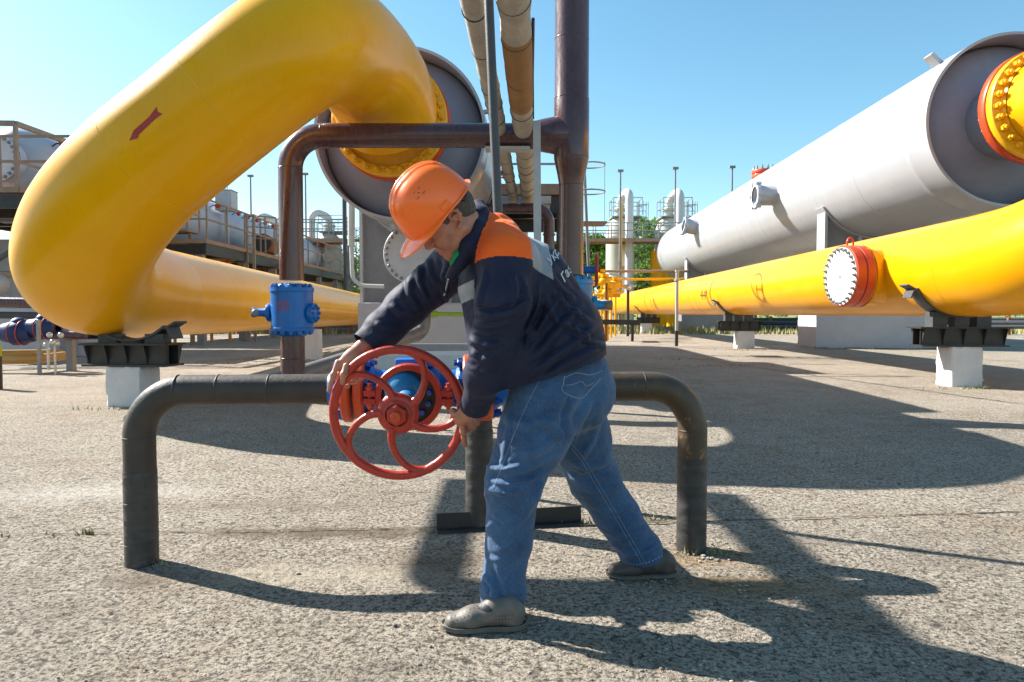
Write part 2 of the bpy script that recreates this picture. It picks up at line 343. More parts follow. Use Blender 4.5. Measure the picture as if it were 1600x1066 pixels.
# ============================================================ ground
def nd_div(nt, sock, k):
    n = nt.nodes.new('ShaderNodeMath'); n.operation = 'DIVIDE'; nt.links.new(sock, n.inputs[0]); n.inputs[1].default_value = k; return n.outputs[0]
def build_ground():
    # one sheet, finer near the camera, reaching the horizon
    ys = [-6, -3, -1, 0.2]; y = 0.8
    while y < 9: ys.append(y); y += 0.016 + 0.010*max(0, y-2)
    while y < 900: ys.append(y); y *= 1.12
    ys.append(1400)
    ts = np.linspace(-1, 1, 301)
    X = []; 
    for yy in ys:
        w = max(3.2, 1.15*yy) if yy < 9 else max(10.4, yy*1.6)
        X.append(ts*w if yy > 0.5 else ts*max(w, 6))
    X = np.array(X); Y = np.repeat(np.array(ys)[:,None], 301, 1)
    Z = np.zeros_like(X)
    rng = np.random.RandomState(3)
    near = (Y < 9) & (Y > 0.5)
    for sc, amp in ((0.6, 0.004), (0.25, 0.0022), (0.11, 0.0018), (0.05, 0.0016), (0.03, 0.0014)):
        g = rng.rand(512, 512)
        fx = (X/sc) % 511; fy = (Y/sc) % 511
        ix = fx.astype(int); iy = fy.astype(int); tx = fx-ix; ty = fy-iy; tx = tx*tx*(3-2*tx); ty = ty*ty*(3-2*ty)
        n = (g[iy,ix]*(1-tx)+g[iy,(ix+1)%512]*tx)*(1-ty)+(g[(iy+1)%512,ix]*(1-tx)+g[(iy+1)%512,(ix+1)%512]*tx)*ty
        Z += (n-0.5)*amp*2*near
    Z = np.where(near, Z*np.clip((9-Y)/2, 0, 1), 0)
    nr, nc = X.shape
    verts = np.stack([X, Y, Z], -1).reshape(-1, 3)
    idx = np.arange(nr*nc).reshape(nr, nc)
    f = np.stack([idx[:-1,:-1], idx[:-1,1:], idx[1:,1:], idx[1:,:-1]], -1).reshape(-1, 4)
    me = bpy.data.meshes.new('concrete_ground'); me.from_pydata(verts.tolist(), [], f.tolist())
    me.polygons.foreach_set('use_smooth', [True]*len(me.polygons))
    m, nt, b = newmat('weathered_concrete')
    v = coords(nt)
    big = noise(nt, 0.55, 5, 0.6, v); mid = noise(nt, 3.5, 8, 0.65, v); fine = noise(nt, 52, 9, 0.72, v); vf = noise(nt, 140, 4, 0.7, v)
    c = ramp(nt, big, [(0.30, (0.25,0.208,0.160)), (0.50, (0.375,0.318,0.245)), (0.72, (0.51,0.445,0.355))])
    c = mixc(nt, ramp(nt, mid, [(0.35, 0.0), (0.7, 0.75)]), c, (0.54,0.475,0.38))
    c = mixc(nt, ramp(nt, noise(nt, 1.3, 6, 0.6, v), [(0.54, 0.0), (0.72, 0.7)]), c, (0.33,0.22,0.12))
    vor = nd(nt, 'ShaderNodeTexVoronoi', feature='F1'); vor.inputs['Scale'].default_value = 85; vor.inputs['Randomness'].default_value = 1
    nt.links.new(v, vor.inputs['Vector'])
    stone = ramp(nt, vor.outputs['Distance'], [(0.15, 1.0), (0.55, 0.0)])
    sep = nt.nodes.new('ShaderNodeSeparateColor'); nt.links.new(vor.outputs['Color'], sep.inputs[0])
    sel = ramp(nt, sep.outputs[0], [(0.0, (0.15,0.13,0.115)), (0.3, (0.36,0.32,0.27)), (0.75, (0.50,0.435,0.36)), (1.0, (0.62,0.56,0.49))])
    mm = nt.nodes.new('ShaderNodeMath'); mm.operation = 'MULTIPLY'; nt.links.new(stone, mm.inputs[0])
    nt.links.new(ramp(nt, noise(nt, 2.2, 4, 0.6, v), [(0.35, 0.25), (0.65, 0.85)]), mm.inputs[1])
    c = mixc(nt, mm.outputs[0], c, sel)
    c = mixc(nt, ramp(nt, fine, [(0.42, 0.95), (0.515, 0.0)]), c, (0.075,0.056,0.042))
    pit = noise(nt, 21, 10, 0.8, v, 0.6)
    c = mixc(nt, ramp(nt, pit, [(0.37, 0.9), (0.44, 0.0)]), c, (0.06,0.045,0.035))
    c = mixc(nt, ramp(nt, vf, [(0.34, 0.6), (0.5, 0.0)]), c, (0.12,0.10,0.08))
    c = mixc(nt, ramp(nt, vf, [(0.56, 0.0), (0.68, 0.6)]), c, (0.68,0.63,0.55))
    geo = nt.nodes.new('ShaderNodeNewGeometry'); wob = noise(nt, 3.2, 7, 0.7, v)
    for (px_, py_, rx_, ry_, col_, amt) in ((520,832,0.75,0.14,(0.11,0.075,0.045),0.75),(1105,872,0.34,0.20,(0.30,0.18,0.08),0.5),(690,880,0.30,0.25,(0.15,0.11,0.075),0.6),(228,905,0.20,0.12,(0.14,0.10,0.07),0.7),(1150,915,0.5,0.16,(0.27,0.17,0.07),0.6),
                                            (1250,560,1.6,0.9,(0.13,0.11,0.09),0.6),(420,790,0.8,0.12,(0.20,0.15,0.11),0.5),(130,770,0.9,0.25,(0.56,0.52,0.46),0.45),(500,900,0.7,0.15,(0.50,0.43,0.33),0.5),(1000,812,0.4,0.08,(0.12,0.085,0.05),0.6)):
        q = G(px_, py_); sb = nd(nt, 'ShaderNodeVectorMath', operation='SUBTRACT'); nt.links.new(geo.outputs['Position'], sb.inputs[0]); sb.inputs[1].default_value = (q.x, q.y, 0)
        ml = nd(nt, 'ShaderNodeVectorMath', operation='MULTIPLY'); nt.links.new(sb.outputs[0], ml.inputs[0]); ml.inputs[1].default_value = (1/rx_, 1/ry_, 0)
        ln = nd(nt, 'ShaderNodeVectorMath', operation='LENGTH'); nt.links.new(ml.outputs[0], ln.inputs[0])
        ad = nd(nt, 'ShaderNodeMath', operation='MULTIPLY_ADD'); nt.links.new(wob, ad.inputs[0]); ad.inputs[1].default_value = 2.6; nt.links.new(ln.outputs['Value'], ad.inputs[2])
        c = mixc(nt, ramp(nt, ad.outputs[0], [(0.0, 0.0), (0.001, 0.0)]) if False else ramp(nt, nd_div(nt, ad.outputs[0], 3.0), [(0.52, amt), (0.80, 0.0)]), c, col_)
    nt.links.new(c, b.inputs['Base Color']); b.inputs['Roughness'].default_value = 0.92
    b.inputs['Specular IOR Level'].default_value = 0.25
    bump(nt, b, noise(nt, 9, 8, 0.65, v), 0.8, 0.03)
    bump(nt, b, fine, 1.0, 0.022)
    bump(nt, b, stone, 0.5, 0.004); bump(nt, b, ramp(nt, pit, [(0.36, 0.0), (0.46, 1.0)]), 0.8, 0.008)
    me.materials.append(m)
    o = bpy.data.objects.new('concrete_ground', me); COL.objects.link(o); tag(o, kind='structure')
build_ground()

# joints between the slabs
M['joint'] = paint('joint_tar', (0.035,0.028,0.022), (0.09,0.07,0.05), 0.9)
def joint(name, a, b, w, z=0.007):
    a = Vector(a); b = Vector(b); n = 90; m = MB(); vs = []; d = (b-a).normalized(); s = Vector((-d.y, d.x, 0))
    for i in range(n+1):
        t = i/n; p = a.lerp(b, t); ww = w*(0.35+random.random()*0.9); off = random.uniform(-1, 1)*w*0.3
        vs += [Vector((p.x, p.y, z))+s*(off-ww/2), Vector((p.x, p.y, z))+s*(off+ww/2)]
    m.add(vs, [(2*i, 2*i+1, 2*i+3, 2*i+2) for i in range(n)])
    tag(m.build(name, M['joint'], None, 0), kind='structure')
joint('slab_joint', G(905, 822), G(1900, 792), 0.014)
joint('slab_joint', G(-300, 842), G(690, 826), 0.010)
joint('slab_joint', G(1040, 555), G(1760, 655), 0.035)
joint('slab_joint', G(930, 538), G(1620, 566), 0.05)
joint('slab_joint', G(-100, 585), G(420, 560), 0.04)

# grass far behind the yard
m_, nt_, b_ = newmat('dry_grass_ground')
v_ = coords(nt_); 
c_ = ramp(nt_, noise(nt_, 0.8, 8, 0.7, v_), [(0.35, (0.10,0.16,0.03)), (0.55, (0.24,0.24,0.08)), (0.72, (0.36,0.32,0.16))])
nt_.links.new(c_, b_.inputs['Base Color']); b_.inputs['Roughness'].default_value = 0.95
bump(nt_, b_, noise(nt_, 6, 8, 0.7, v_), 1.0, 0.2)
M['grassground'] = m_
g = MB(); g.add([(-1000,42,0.012),(1000,42,0.012),(1000,1350,0.012),(-1000,1350,0.012)], [(0,1,2,3)])
tag(g.build('grass_ground', M['grassground'], None, 0), kind='structure')
m_, nt_, b_ = newmat('grass_blade')
c_ = ramp(nt_, noise(nt_, 0.7, 4, 0.6, coords(nt_)), [(0.35, (0.10,0.14,0.03)), (0.5, (0.24,0.23,0.07)), (0.65, (0.40,0.33,0.15))])
nt_.links.new(c_, b_.inputs['Base Color']); b_.inputs['Roughness'].default_value = 0.8
M['blade'] = m_
g = MB(); rnd = random.Random(5)
for i in range(9000):
    y = 36+rnd.random()**1.5*24; x = rnd.uniform(-1, 1)*y*0.85; h = rnd.uniform(0.12, 0.5); a = rnd.random()*6.28; w = 0.06
    if -1 < x < 0.02 and y < 30: continue
    dx, dy = math.cos(a)*w, math.sin(a)*w
    g.add([(x-dx, y-dy, 0), (x+dx, y+dy, 0), (x+rnd.uniform(-.1,.1), y+rnd.uniform(-.1,.1), h)], [(0,1,2)])
tag(g.build('dry_grass', M['blade'], None, 0), 'long dry grass beyond the yard', 'grass', kind='stuff')

# small weeds in the joints
g = MB(); rnd = random.Random(9)
for (px, py, n, sp, hh) in ((140,835,9,0.015,0.03),(1072,562,30,0.5,0.05),(1140,572,30,0.6,0.05),(1010,813,12,0.12,0.03),(930,818,14,0.12,0.03),(60,838,10,0.2,0.025),(400,562,30,0.9,0.06),(300,568,30,0.9,0.06),(1095,866,10,0.09,0.03),(240,884,6,0.06,0.025),(1520,608,26,0.35,0.06),(1166,547,26,0.5,0.08),(195,640,26,0.35,0.06),(1360,546,40,1.6,0.10)):
    b0 = G(px, py)
    for i in range(n*2):
        x = b0.x+rnd.gauss(0, sp); y = b0.y+rnd.gauss(0, sp*0.12); a = rnd.random()*6.28; w = 0.004+hh*0.07; h = hh*rnd.uniform(0.4, 1.2)
        g.add([(x-math.cos(a)*w, y-math.sin(a)*w, 0), (x+math.cos(a)*w, y+math.sin(a)*w, 0), (x+rnd.uniform(-1,1)*h*0.6, y+rnd.uniform(-1,1)*h*0.6, h)], [(0,1,2)])
tag(g.build('weeds', M['blade'], None, 0), 'small weeds growing in the slab joints and round the blocks', 'weeds', kind='stuff')

# loose stones on the concrete
m_, nt_, b_ = newmat('loose_stone')
oi = nt_.nodes.new('ShaderNodeObjectInfo')
c_ = ramp(nt_, noise(nt_, 9, 3, 0.6, coords(nt_)), [(0.35, (0.14,0.115,0.09)), (0.55, (0.32,0.275,0.22)), (0.7, (0.48,0.43,0.36))])
nt_.links.new(c_, b_.inputs['Base Color']); b_.inputs['Roughness'].default_value = 0.9
M['stone'] = m_
g = MB(); rnd = random.Random(11)
def pebble(x, y, s):
    vs = []; n = 6
    for (zz, rr) in ((0.0, 0.85), (0.35, 1.0), (0.8, 0.6)):
        for k in range(n):
            a = 2*PI*k/n+x*7; q = s*rr*rnd.uniform(0.7, 1.15); vs.append((x+math.cos(a)*q, y+math.sin(a)*q*0.8, zz*s*0.75))
    fs = [(i*n+k, i*n+(k+1)%n, (i+1)*n+(k+1)%n, (i+1)*n+k) for i in range(2) for k in range(n)]+[tuple(2*n+k for k in range(n))]
    g.add(vs, fs)
for i in range(5200):
    y = 1.6+rnd.random()**1.4*7; x = rnd.uniform(-1, 1)*y*0.8
    pebble(x, y, rnd.choice([0.0022, 0.003, 0.004, 0.0055]))
for i in range(700):      # the gritty patch in front on the right
    x = rnd.gauss(0.75, 0.35); y = rnd.gauss(2.35, 0.28); pebble(x, y, rnd.choice([0.003, 0.0045, 0.006, 0.008]))
for (px, py) in ((466,897),(617,978),(1110,945),(1245,948),(1250,940),(1262,946),(1272,955),(1285,1053),(868,843)):
    q = G(px, py); pebble(q.x, q.y, 0.011)
for i in range(70):
    b0 = G(1090, 862); pebble(b0.x+rnd.gauss(0.02, 0.09), b0.y+rnd.gauss(0, 0.07), rnd.choice([0.004, 0.007, 0.011]))
tag(g.build('gravel', M['stone'], None, 0), 'loose grit and pebbles scattered over the concrete', 'gravel', kind='stuff')
# ============================================================ helpers for pipes, marks
def weld(parent, c, axis, r, w=0.007, mat='yellow', name='weld_seam', n=56):
    m = MB(); m.lathe(c, axis, [(-w*1.3, r-0.003), (-w*0.7, r+w*0.35), (0, r+w*0.55), (w*0.7, r+w*0.35), (w*1.3, r-0.003)], n)
    return m.build(name, M[mat], parent, 60)
def bvh_of(o):
    me = o.data; mw = Matrix.Translation(rootloc(o))
    return BVHTree.FromPolygons([mw @ v.co for v in me.vertices], [tuple(p.vertices) for p in me.polygons])
CAMP = Vector((0, 0, CAM_H))
def decal(name, target, polys, mat, parent, off=0.003, step=4.0, label=None, origin=None, pts3=None):
    """flat marking laid on the surface of target; polys are outlines given as pixels of the photo"""
    bv = bvh_of(target); out = MB()
    for poly in polys:
        bm = bmesh.new(); vs = [bm.verts.new((p[0], p[1], 0)) for p in poly]; f = bm.faces.new(vs)
        bmesh.ops.triangulate(bm, faces=[f])
        for it in range(6):
            es = [e for e in bm.edges if e.calc_length() > step]
            if not es: break
            bmesh.ops.subdivide_edges(bm, edges=es, cuts=1); bmesh.ops.triangulate(bm, faces=bm.faces[:])
        bm.verts.index_update(); ok = {}
        idx = []
        for v in bm.verts:
            t = P(v.co.x, v.co.y, 5.0); d = (t-CAMP).normalized()
            h = bv.ray_cast(CAMP, d)
            if h[0] is None: idx.append(None); continue
            nrm = h[1] if h[1].dot(d) < 0 else -h[1]
            idx.append(h[0]+nrm*off)
        n0 = len(out.v); mp = {}
        for i, q in enumerate(idx):
            if q is not None: mp[i] = len(out.v); out.v.append(tuple(q))
        for fa in bm.faces:
            k = [v.index for v in fa.verts]
            if all(i in mp for i in k): out.f.append(tuple(mp[i] for i in k)); out.m.append(0)
        bm.free()
    o = out.build(name, mat, parent, 60)
    if label: o['label'] = label
    return o
def text_polys(txt, fn, size=1.0, shear=0.0, offset=0.0):
    """outlines of letters as triangles mapped by fn(x,y)->pixel"""
    cu = bpy.data.curves.new('lettering', 'FONT'); cu.body = txt; cu.size = size; cu.shear = shear; cu.offset = offset; cu.resolution_u = 3
    o = bpy.data.objects.new('lettering', cu); COL.objects.link(o)
    dg = bpy.context.evaluated_depsgraph_get(); dg.update(); me = bpy.data.meshes.new_from_object(o.evaluated_get(dg))
    polys = [[fn(me.vertices[i].co.x, me.vertices[i].co.y) for i in p.vertices] for p in me.polygons]
    bpy.data.objects.remove(o); bpy.data.curves.remove(cu); bpy.data.meshes.remove(me)
    return polys
def flange_disc(mb, c, axis, r_out, th, r_in=0.0, mi=0, n=56):
    b = min(0.012, th*0.2)
    mb.lathe(c, axis, [(0, r_in), (0, r_out-b), (b, r_out), (th-b, r_out), (th, r_out-b), (th, r_in)], n, mi, closed=r_in > 0)
    return mb

# ============================================================ the two large vessels
def vessel(label, Cf, r, L, flange_c, fl_r, bolt_n, a0):
    t = thing('gas_vessel', label, 'vessel', Cf + Vector((0,0,-Cf.z)))
    ax = AX; k = r/1.07
    prof = [(0.0, r-0.035*k), (0.0, r), (0.42*k, r)]
    prof += [(0.44*k, r+0.012), (0.50*k, r+0.012), (0.52*k, r), (0.58*k, r)]
    z = 0.52*k
    while z < L-1.6*k:
        z += 1.5*k; prof += [(z-0.06, r), (z-0.014, r), (z, r+0.006), (z+0.014, r), (z+0.06, r)]
    z0 = max(z+0.05, L-0.6*k)
    for i in range(0, 11):
        a = PI/2*i/10; prof.append((z0+0.02+math.sin(a)*0.55*r, r*math.cos(a)))
    m = MB(); m.lathe(Cf, ax, prof+[], 96)
    # the short skirt ahead of the dished end
    m.lathe(Cf, ax, [(0.0, r), (0.0, r-0.035*k), (0.40*k, r-0.035*k)], 96)
    sh = m.build('shell', M['grey'], t, 40)
    m = MB()
    hd = [(0.40*k, r-0.034*k)]
    for i in range(0, 12):
        a = PI/2*i/11; hd.append((0.36*k-math.sin(a)*0.26*k, (r-0.05*k)*math.cos(a)))
    m.lathe(Cf, ax, hd, 96)
    fc = flange_c
    m.build('end_cap', M['grey_end_shaded'], t, 50)
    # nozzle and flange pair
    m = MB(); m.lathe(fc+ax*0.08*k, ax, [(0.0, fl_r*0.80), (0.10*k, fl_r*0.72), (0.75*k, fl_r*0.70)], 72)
    nz = m.build('nozzle', M['grey_end_shaded'], t, 50)
    m = MB(); flange_disc(m, fc-ax*0.04*k, ax, fl_r, 0.12*k, fl_r*0.5)
    rf = m.build('vessel_flange', M['redflange'], t, 50)
    return t, sh, rf
VL_C = P(624, 208, 10.4); VL_R = 134*10.4/FPX; LS = 1.22
VL_F = P(612, 190, 9.85)
vl, vl_shell, vl_red = vessel('grey vessel on the left whose flanged end takes the looping yellow pipe, behind the man', VL_C, VL_R, 15, VL_F, 0.685*LS, 28, 0)
VR_C = P(1585, 187, 15.7); VR_R = 134*15.7/FPX
VR_F = P(1625, 167, 14.8)
vr, vr_shell, vr_red = vessel('long pale grey vessel on the right with two side nozzles, raised on saddles', VR_C, VR_R, 34.5, VR_F, 1.22, 28, 0)

# nozzles on the side of the right vessel
def side_nozzle(px, d, ang, Lz, fr):
    c0 = VR_C + AX*(d-VR_C.y)
    out = (-RT*math.cos(ang)+UP*math.sin(ang)).normalized(); c = c0+out*(VR_R-0.12)
    m = MB(); m.lathe(c, out, [(0, fr*1.05), (0.10, fr*0.86), (0.16, fr*0.80), (Lz, fr*0.80), (Lz, fr*0.68), (0.1, fr*0.68)], 32)
    p = m.build('side_nozzle', M['grey'], vr, 40)
    m = MB(); m.lathe(c+out*(Lz-0.10), out, [(0, fr*0.80), (0.02, fr*1.0), (0.14, fr*1.02), (0.14, fr*0.70)], 12)
    for k in range(6):
        a = 2*PI*k/6; F = frame(out); q = c+out*(Lz-0.03)+F @ Vector((math.cos(a)*fr*1.02, math.sin(a)*fr*1.02, 0))
        m.box(q, (0.10, 0.12, 0.20), F @ Matrix.Rotation(a, 3, 'Z'))
    m.build('clamp_ring', M['bluegrey'], p, 25)
side_nozzle(1185, 25.6, 0.0, 0.80, 0.47)
side_nozzle(1068, 38.0, 0.18, 0.80, 0.50)
# red capped branch on top
ct = VR_C+AX*15.5+UP*(VR_R-1.15)-RT*0.5
m = MB(); m.cyl(ct, UP, 0.34, 0.9, 24); b1 = m.build('top_branch', M['grey'], vr, 40)
m = MB(); m.cyl(ct+UP*0.9, UP, 0.55, 0.16, 28, bev=0.02); m.cyl(ct+UP*1.09, UP, 0.55, 0.16, 28, bev=0.02)
b2 = m.build('branch_flange', M['redflange'], vr, 40)
bolts(b2, ct+UP*1.25, UP, 0.46, 12, 0.05, 0.09, 0.1, M['bolt'])
m = MB(); q = VR_C+AX*0.9+UP*VR_R*0.80-RT*VR_R*0.60
m.bar(q-Vector((0,0,0.05)), q+Vector((-0.28,0,0.20)), 0.30, 0.10); m.build('lifting_lug', M['grey'], vr, 20)
m = MB(); q = VL_C+AX*0.9+UP*VL_R*0.42+RT*VL_R*0.90
m.bar(q, q+Vector((0.16,0,0.04)), 0.10, 0.05); m.bar(q+Vector((0.14,-0.02,-0.05)), q+Vector((0.14,-0.02,0.10)), 0.06, 0.03); m.build('lifting_lug', M['grey'], vl, 20)

def saddle(parent, vc, r, ztop, half, mat='steel', wdt=0.5):
    """cradle plate under a vessel, with stiffeners and a wrap plate"""
    m = MB(); n = 28; amax = math.asin(min(half/r, 0.96)); th = 0.05*r
    for sgn in (-1, 1):
        pts = []
        for i in range(n+1):
            a = -amax+2*amax*i/n; pts.append(vc+RT*math.sin(a)*(r+0.02)-UP*math.cos(a)*(r+0.02)+AX*sgn*wdt*0.28)
        bot = [vc+RT*(math.sin(-amax+2*amax*i/n)*(r+0.02))+UP*(ztop-vc.z)+AX*sgn*wdt*0.28 for i in range(n+1)]
        vs = pts+bot+[p+AX*th for p in pts]+[p+AX*th for p in bot]; N = n+1; fs = []
        for i in range(n):
            fs += [(i,i+1,N+i+1,N+i), (2*N+i,3*N+i,3*N+i+1,2*N+i+1), (i,2*N+i,2*N+i+1,i+1), (N+i,N+i+1,3*N+i+1,3*N+i)]
        m.add(vs, fs)
    w = m.build('saddle', M[mat], parent, 25)
    m = MB()
    vs = []; 
    for i in range(n+1):
        a = -(amax+0.08)+2*(amax+0.08)*i/n
        for (rr, s) in ((r+0.012, -1), (r+0.012, 1), (r+0.05*r/1.5, 1), (r+0.05*r/1.5, -1)):
            vs.append(vc+RT*math.sin(a)*rr-UP*math.cos(a)*rr+AX*s*wdt*0.62)
    fs = []
    for i in range(n):
        for k in range(4): fs.append((i*4+k, i*4+(k+1)%4, (i+1)*4+(k+1)%4, (i+1)*4+k))
    fs += [(0,1,2,3), (n*4,n*4+1,n*4+2,n*4+3)]
    m.add(vs, fs); m.build('wrap_plate', M['grey'], w, 30)
    m = MB()
    for sx in (-1, -0.33, 0.33, 1):
        x = sx*half; zt = vc.z-math.sqrt(max(r*r-x*x, 0.0))-0.03 if abs(sx) < 1 else vc.z-r*math.cos(amax)+0.02
        a = vc+RT*x+UP*(ztop-vc.z); b_ = vc+RT*x+UP*(zt-vc.z); m.bar(a, b_, wdt*1.1 if True else 0, 0.045*r, up=RT)
    m.bar(vc+RT*(-half-0.06)+UP*(ztop+0.03-vc.z), vc+RT*(half+0.06)+UP*(ztop+0.03-vc.z), 0.06, wdt*1.2, up=UP)
    m.build('stiffener', M['palesteel'], w, 20)
def plinth(label, c, size, mat='lilac', name='concrete_plinth', cat='plinth', yaw=0.0, bev=0.02, group=None):
    rot = Matrix((RT, AX, UP)).transposed() @ Matrix.Rotation(yaw, 3, 'Z')
    m = MB(); m.roughbox(c, size, rot, 26, 0.003, 0.02, 5)
    o = m.build(name, M[mat], None, 60); tag(o, label, cat, group); return o
# right: saddles and plinths
for (d, lab) in ((22.1, 'wide pale concrete plinth under the near saddle of the right vessel'), (41.8, 'dark stained concrete plinth under the far end of the right vessel')):
    vc = VR_C+AX*(d-VR_C.y); zt = 1.62
    saddle(vr, vc, VR_R, zt, VR_R*0.82, wdt=0.55)
    plinth(lab, Vector((vc.x+0.05, vc.y+0.1, zt/2)), (VR_R*2.1, 1.5, zt), 'lilac' if d < 30 else 'steel')
m = MB(); m.bar(P(1344, 492, 21.25), P(1357, 543, 21.32), 0.03, 0.02)
# left: column + plinth + blind flange
vc = VL_C+AX*2.9
saddle(vl, Vector((vc.x, vc.y, vc.z)), VL_R, 1.3, VL_R*0.97, wdt=0.5)
plinth('whitewashed plinth beneath the left vessel, behind the handwheel', Vector((vc.x-0.0, vc.y+0.15, 0.65)), (2.55, 1.3, 1.3), 'lilac')
lc = P(645, 397, 12.4)
t = thing('blind_flange', 'round bolted blind flange on the grey support below the left vessel', 'flange', (lc.x, lc.y, lc.z))
m = MB(); flange_disc(m, lc, AX, 0.54, 0.07); m.lathe(lc+AX*0.075, AX, [(0,0.52),(0.07,0.52),(0.07,0.42),(0.75,0.42)], 40)
c = m.build('cover', M['cover'], t, 40); bolts(c, lc, -AX, 0.485, 28, 0.026, 0.035, 0.02, M['bolt'])
for s in (-1, 1):
    m = MB(); q = lc-AX*0.01+RT*0.2*s; m.tube(fillet([q-UP*0.1, q-UP*0.1-AX*0.06, q+UP*0.1-AX*0.06, q+UP*0.1], 0.03, 4), 0.009, 8)
    m.build('handle', M['cover'], c, 40)

# ============================================================ left yellow pipe with its loop
yl = thing('looping_gas_pipe', 'thick yellow pipe looping up and back to the left vessel, marked with a red arrow', 'pipe', G(195, 636))
YR = 0.655
A0 = P(247, 457, 10.2); A1 = P(587, 485.5, 31.5); dl = (A1-A0).normalized()
ctrl = [(A0, YR/LS), (P(186,447,7.25*LS), .55), (P(130,422,6.42*LS), .56), (P(150,350,5.92*LS), .545), (P(215,272,5.70*LS), .515), (P(302,200,5.62*LS), .50), (P(394,126,5.62*LS), .50), (P(466,76,5.8*LS), .51),
        (P(514,64,6.25*LS), .53), (P(550,84,6.9*LS), .555), (P(590,133,7.5*LS), .57), (VL_F-AX*0.16*LS, .575)]
ctrl = [(a, b*LS) for a, b in ctrl]
sp = spline([c[0] for c in ctrl], 10)
rr = []
for i in range(len(sp)):
    t_ = i/10; k = min(int(t_), len(ctrl)-2); rr.append(ctrl[k][1]+(ctrl[k+1][1]-ctrl[k][1])*(t_-k))
# smooth the path a little
for it in range(14):
    sp = [sp[0]]+[(sp[i-1]+sp[i]*2+sp[i+1])/4 for i in range(1, len(sp)-1)]+[sp[-1]]
m = MB(); path = [A0+dl*(26*i/12.0) for i in range(12, 0, -1)]+sp
yrad = lambda q: YR+(0.575-YR)*q/24
m.tube(path, [yrad(26*i/12.0) for i in range(12, 0, -1)]+rr, 88)
yl_pipe = m.build('pipe_wall', M['yellow'], yl, 60)
def seam_at(i, w=0.005):
    p = sp[i]; tg = sp[min(i+1, len(sp)-1)]-sp[i-1]; weld(yl, p, tg, rr[i], w, 'yellow_bolt')
for i in (43, 55): seam_at(i, 0.0045)
seam_at(100, 0.006); seam_at(94, 0.004)
for q_ in (0.0, 1.4, 5.5, 12): weld(yl, A0+dl*q_, dl, yrad(q_), 0.005)
m = MB(); flange_disc(m, VL_F-AX*0.20, AX, 0.665*LS, 0.13, 0.35); m.lathe(VL_F-AX*0.20, AX, [(0,0.60*0.98*LS),(-0.10,0.575*LS)], 72)
yf = m.build('pipe_flange', M['yellow_bolt'], yl, 50)
bolts(yf, VL_F-AX*0.20, -AX, 0.605*LS, 28, 0.047, 0.067, 0.035, M['yellow_bolt'])
decal('flow_arrow', yl_pipe, [[(202,220),(209,204),(213,209),(233,183),(245,167),(247,175),(254,178),(242,187),(217,211),(216,216)]], M['paint_red'], yl, 0.003, 5, 'red painted arrow pointing down the pipe')

# ============================================================ right yellow pipe
B1 = P(1512, 418, 10.2); YR2 = 0.73
dr = Vector((-0.0, 1, 0)); dr = Vector(((832-800)/FPX, 1, 0)).normalized()
B0 = B1-dr*0.35
yr = thing('gas_pipe', 'thick yellow pipe running away on the right with a red bolted blind flange', 'pipe', G(1512, 605))
el = [B0+dr*58]+[B0+dr*(58*(1-i/14)) for i in range(1, 15)]
cp = [B0, B0-dr*1.1+UP*0.08+RT*0.06, B0-dr*1.95+UP*0.55+RT*0.55, B0-dr*2.25+UP*1.5+RT*1.5, B0-dr*1.6+UP*3.1+RT*3.3, VR_F-AX*2.6-RT*0.25, VR_F-AX*0.9, VR_F-AX*0.2]
s2 = spline(cp, 8)
for it in range(4): s2 = [s2[0]]+[(s2[i-1]+s2[i]*2+s2[i+1])/4 for i in range(1, len(s2)-1)]+[s2[-1]]
rad2 = [YR2+(0.98-YR2)*max(0, (i-24)/(len(s2)-25)) for i in range(len(s2))]
m = MB(); m.tube(el[:-1]+s2, [YR2]*len(el[:-1])+rad2, 88)
yr_pipe = m.build('pipe_wall', M['yellow_r'], yr, 60)
weld(yr, B0, dr, YR2, 0.006, 'yellow_r'); weld(yr, B0+dr*1.6, dr, YR2, 0.004, 'yellow_r')
for k in (14.5, 15.4, 30, 31.2): weld(yr, B0+dr*k, dr, YR2, 0.012, 'ochre')
m = MB(); flange_disc(m, VR_F-AX*0.27, AX, 1.19, 0.20, 0.5); m.lathe(VR_F-AX*0.27, AX, [(0,1.03),(-0.12,0.98)], 72)
yf = m.build('pipe_flange', M['yellow_bolt'], yr, 50)
bolts(yf, VR_F-AX*0.27, -AX, 1.075, 28, 0.072, 0.10, 0.06, M['yellow_bolt'], a0=0.05)
bolts(vr_red, VR_F+AX*0.12, AX, 1.11, 28, 0.055, 0.10, 0.05, M['cover'], a0=0.05)
m = MB(); flange_disc(m, VR_F-AX*0.066, AX, 1.225, 0.024, 0.5); 
# branch with blind flange
tc = P(1395, 428, 12.2)
axp = B1+dr*((12.2-B1.y)/dr.y)
bd = Vector((-1.0, -0.07, 0.0)).normalized()
fc = P(1322, 432, 11.6)
base = fc-bd*1.00
m = MB(); m.lathe(base, bd, [(0, 0.56), (0.15, 0.50), (0.32, 0.46), (0.62, 0.46), (0.76, 0.52)], 56)
br = m.build('branch', M['yellow_r'], yr, 50)
m = MB(); flange_disc(m, fc-bd*0.27, bd, 0.50, 0.05, 0.2); m.build('branch_flange', M['yellow_bolt'], br, 40)
m = MB(); flange_disc(m, fc-bd*0.215, bd, 0.52, 0.14, 0.2); flange_disc(m, fc-bd*0.066, bd, 0.52, 0.16, 0.0)
bf = m.build('red_flange', M['redflange'], br, 40)
m = MB(); m.cyl(fc+bd*0.094, bd, 0.49, 0.012, 56)
cv = m.build('blind_cover', M['white'], yr, 40)
bolts(cv, fc+bd*0.10, bd, 0.455, 26, 0.027, 0.034, 0.030, M['bolt'])
bolts(bf, fc-bd*0.27, -bd, 0.46, 26, 0.033, 0.05, 0.03, M['yellow_bolt'])
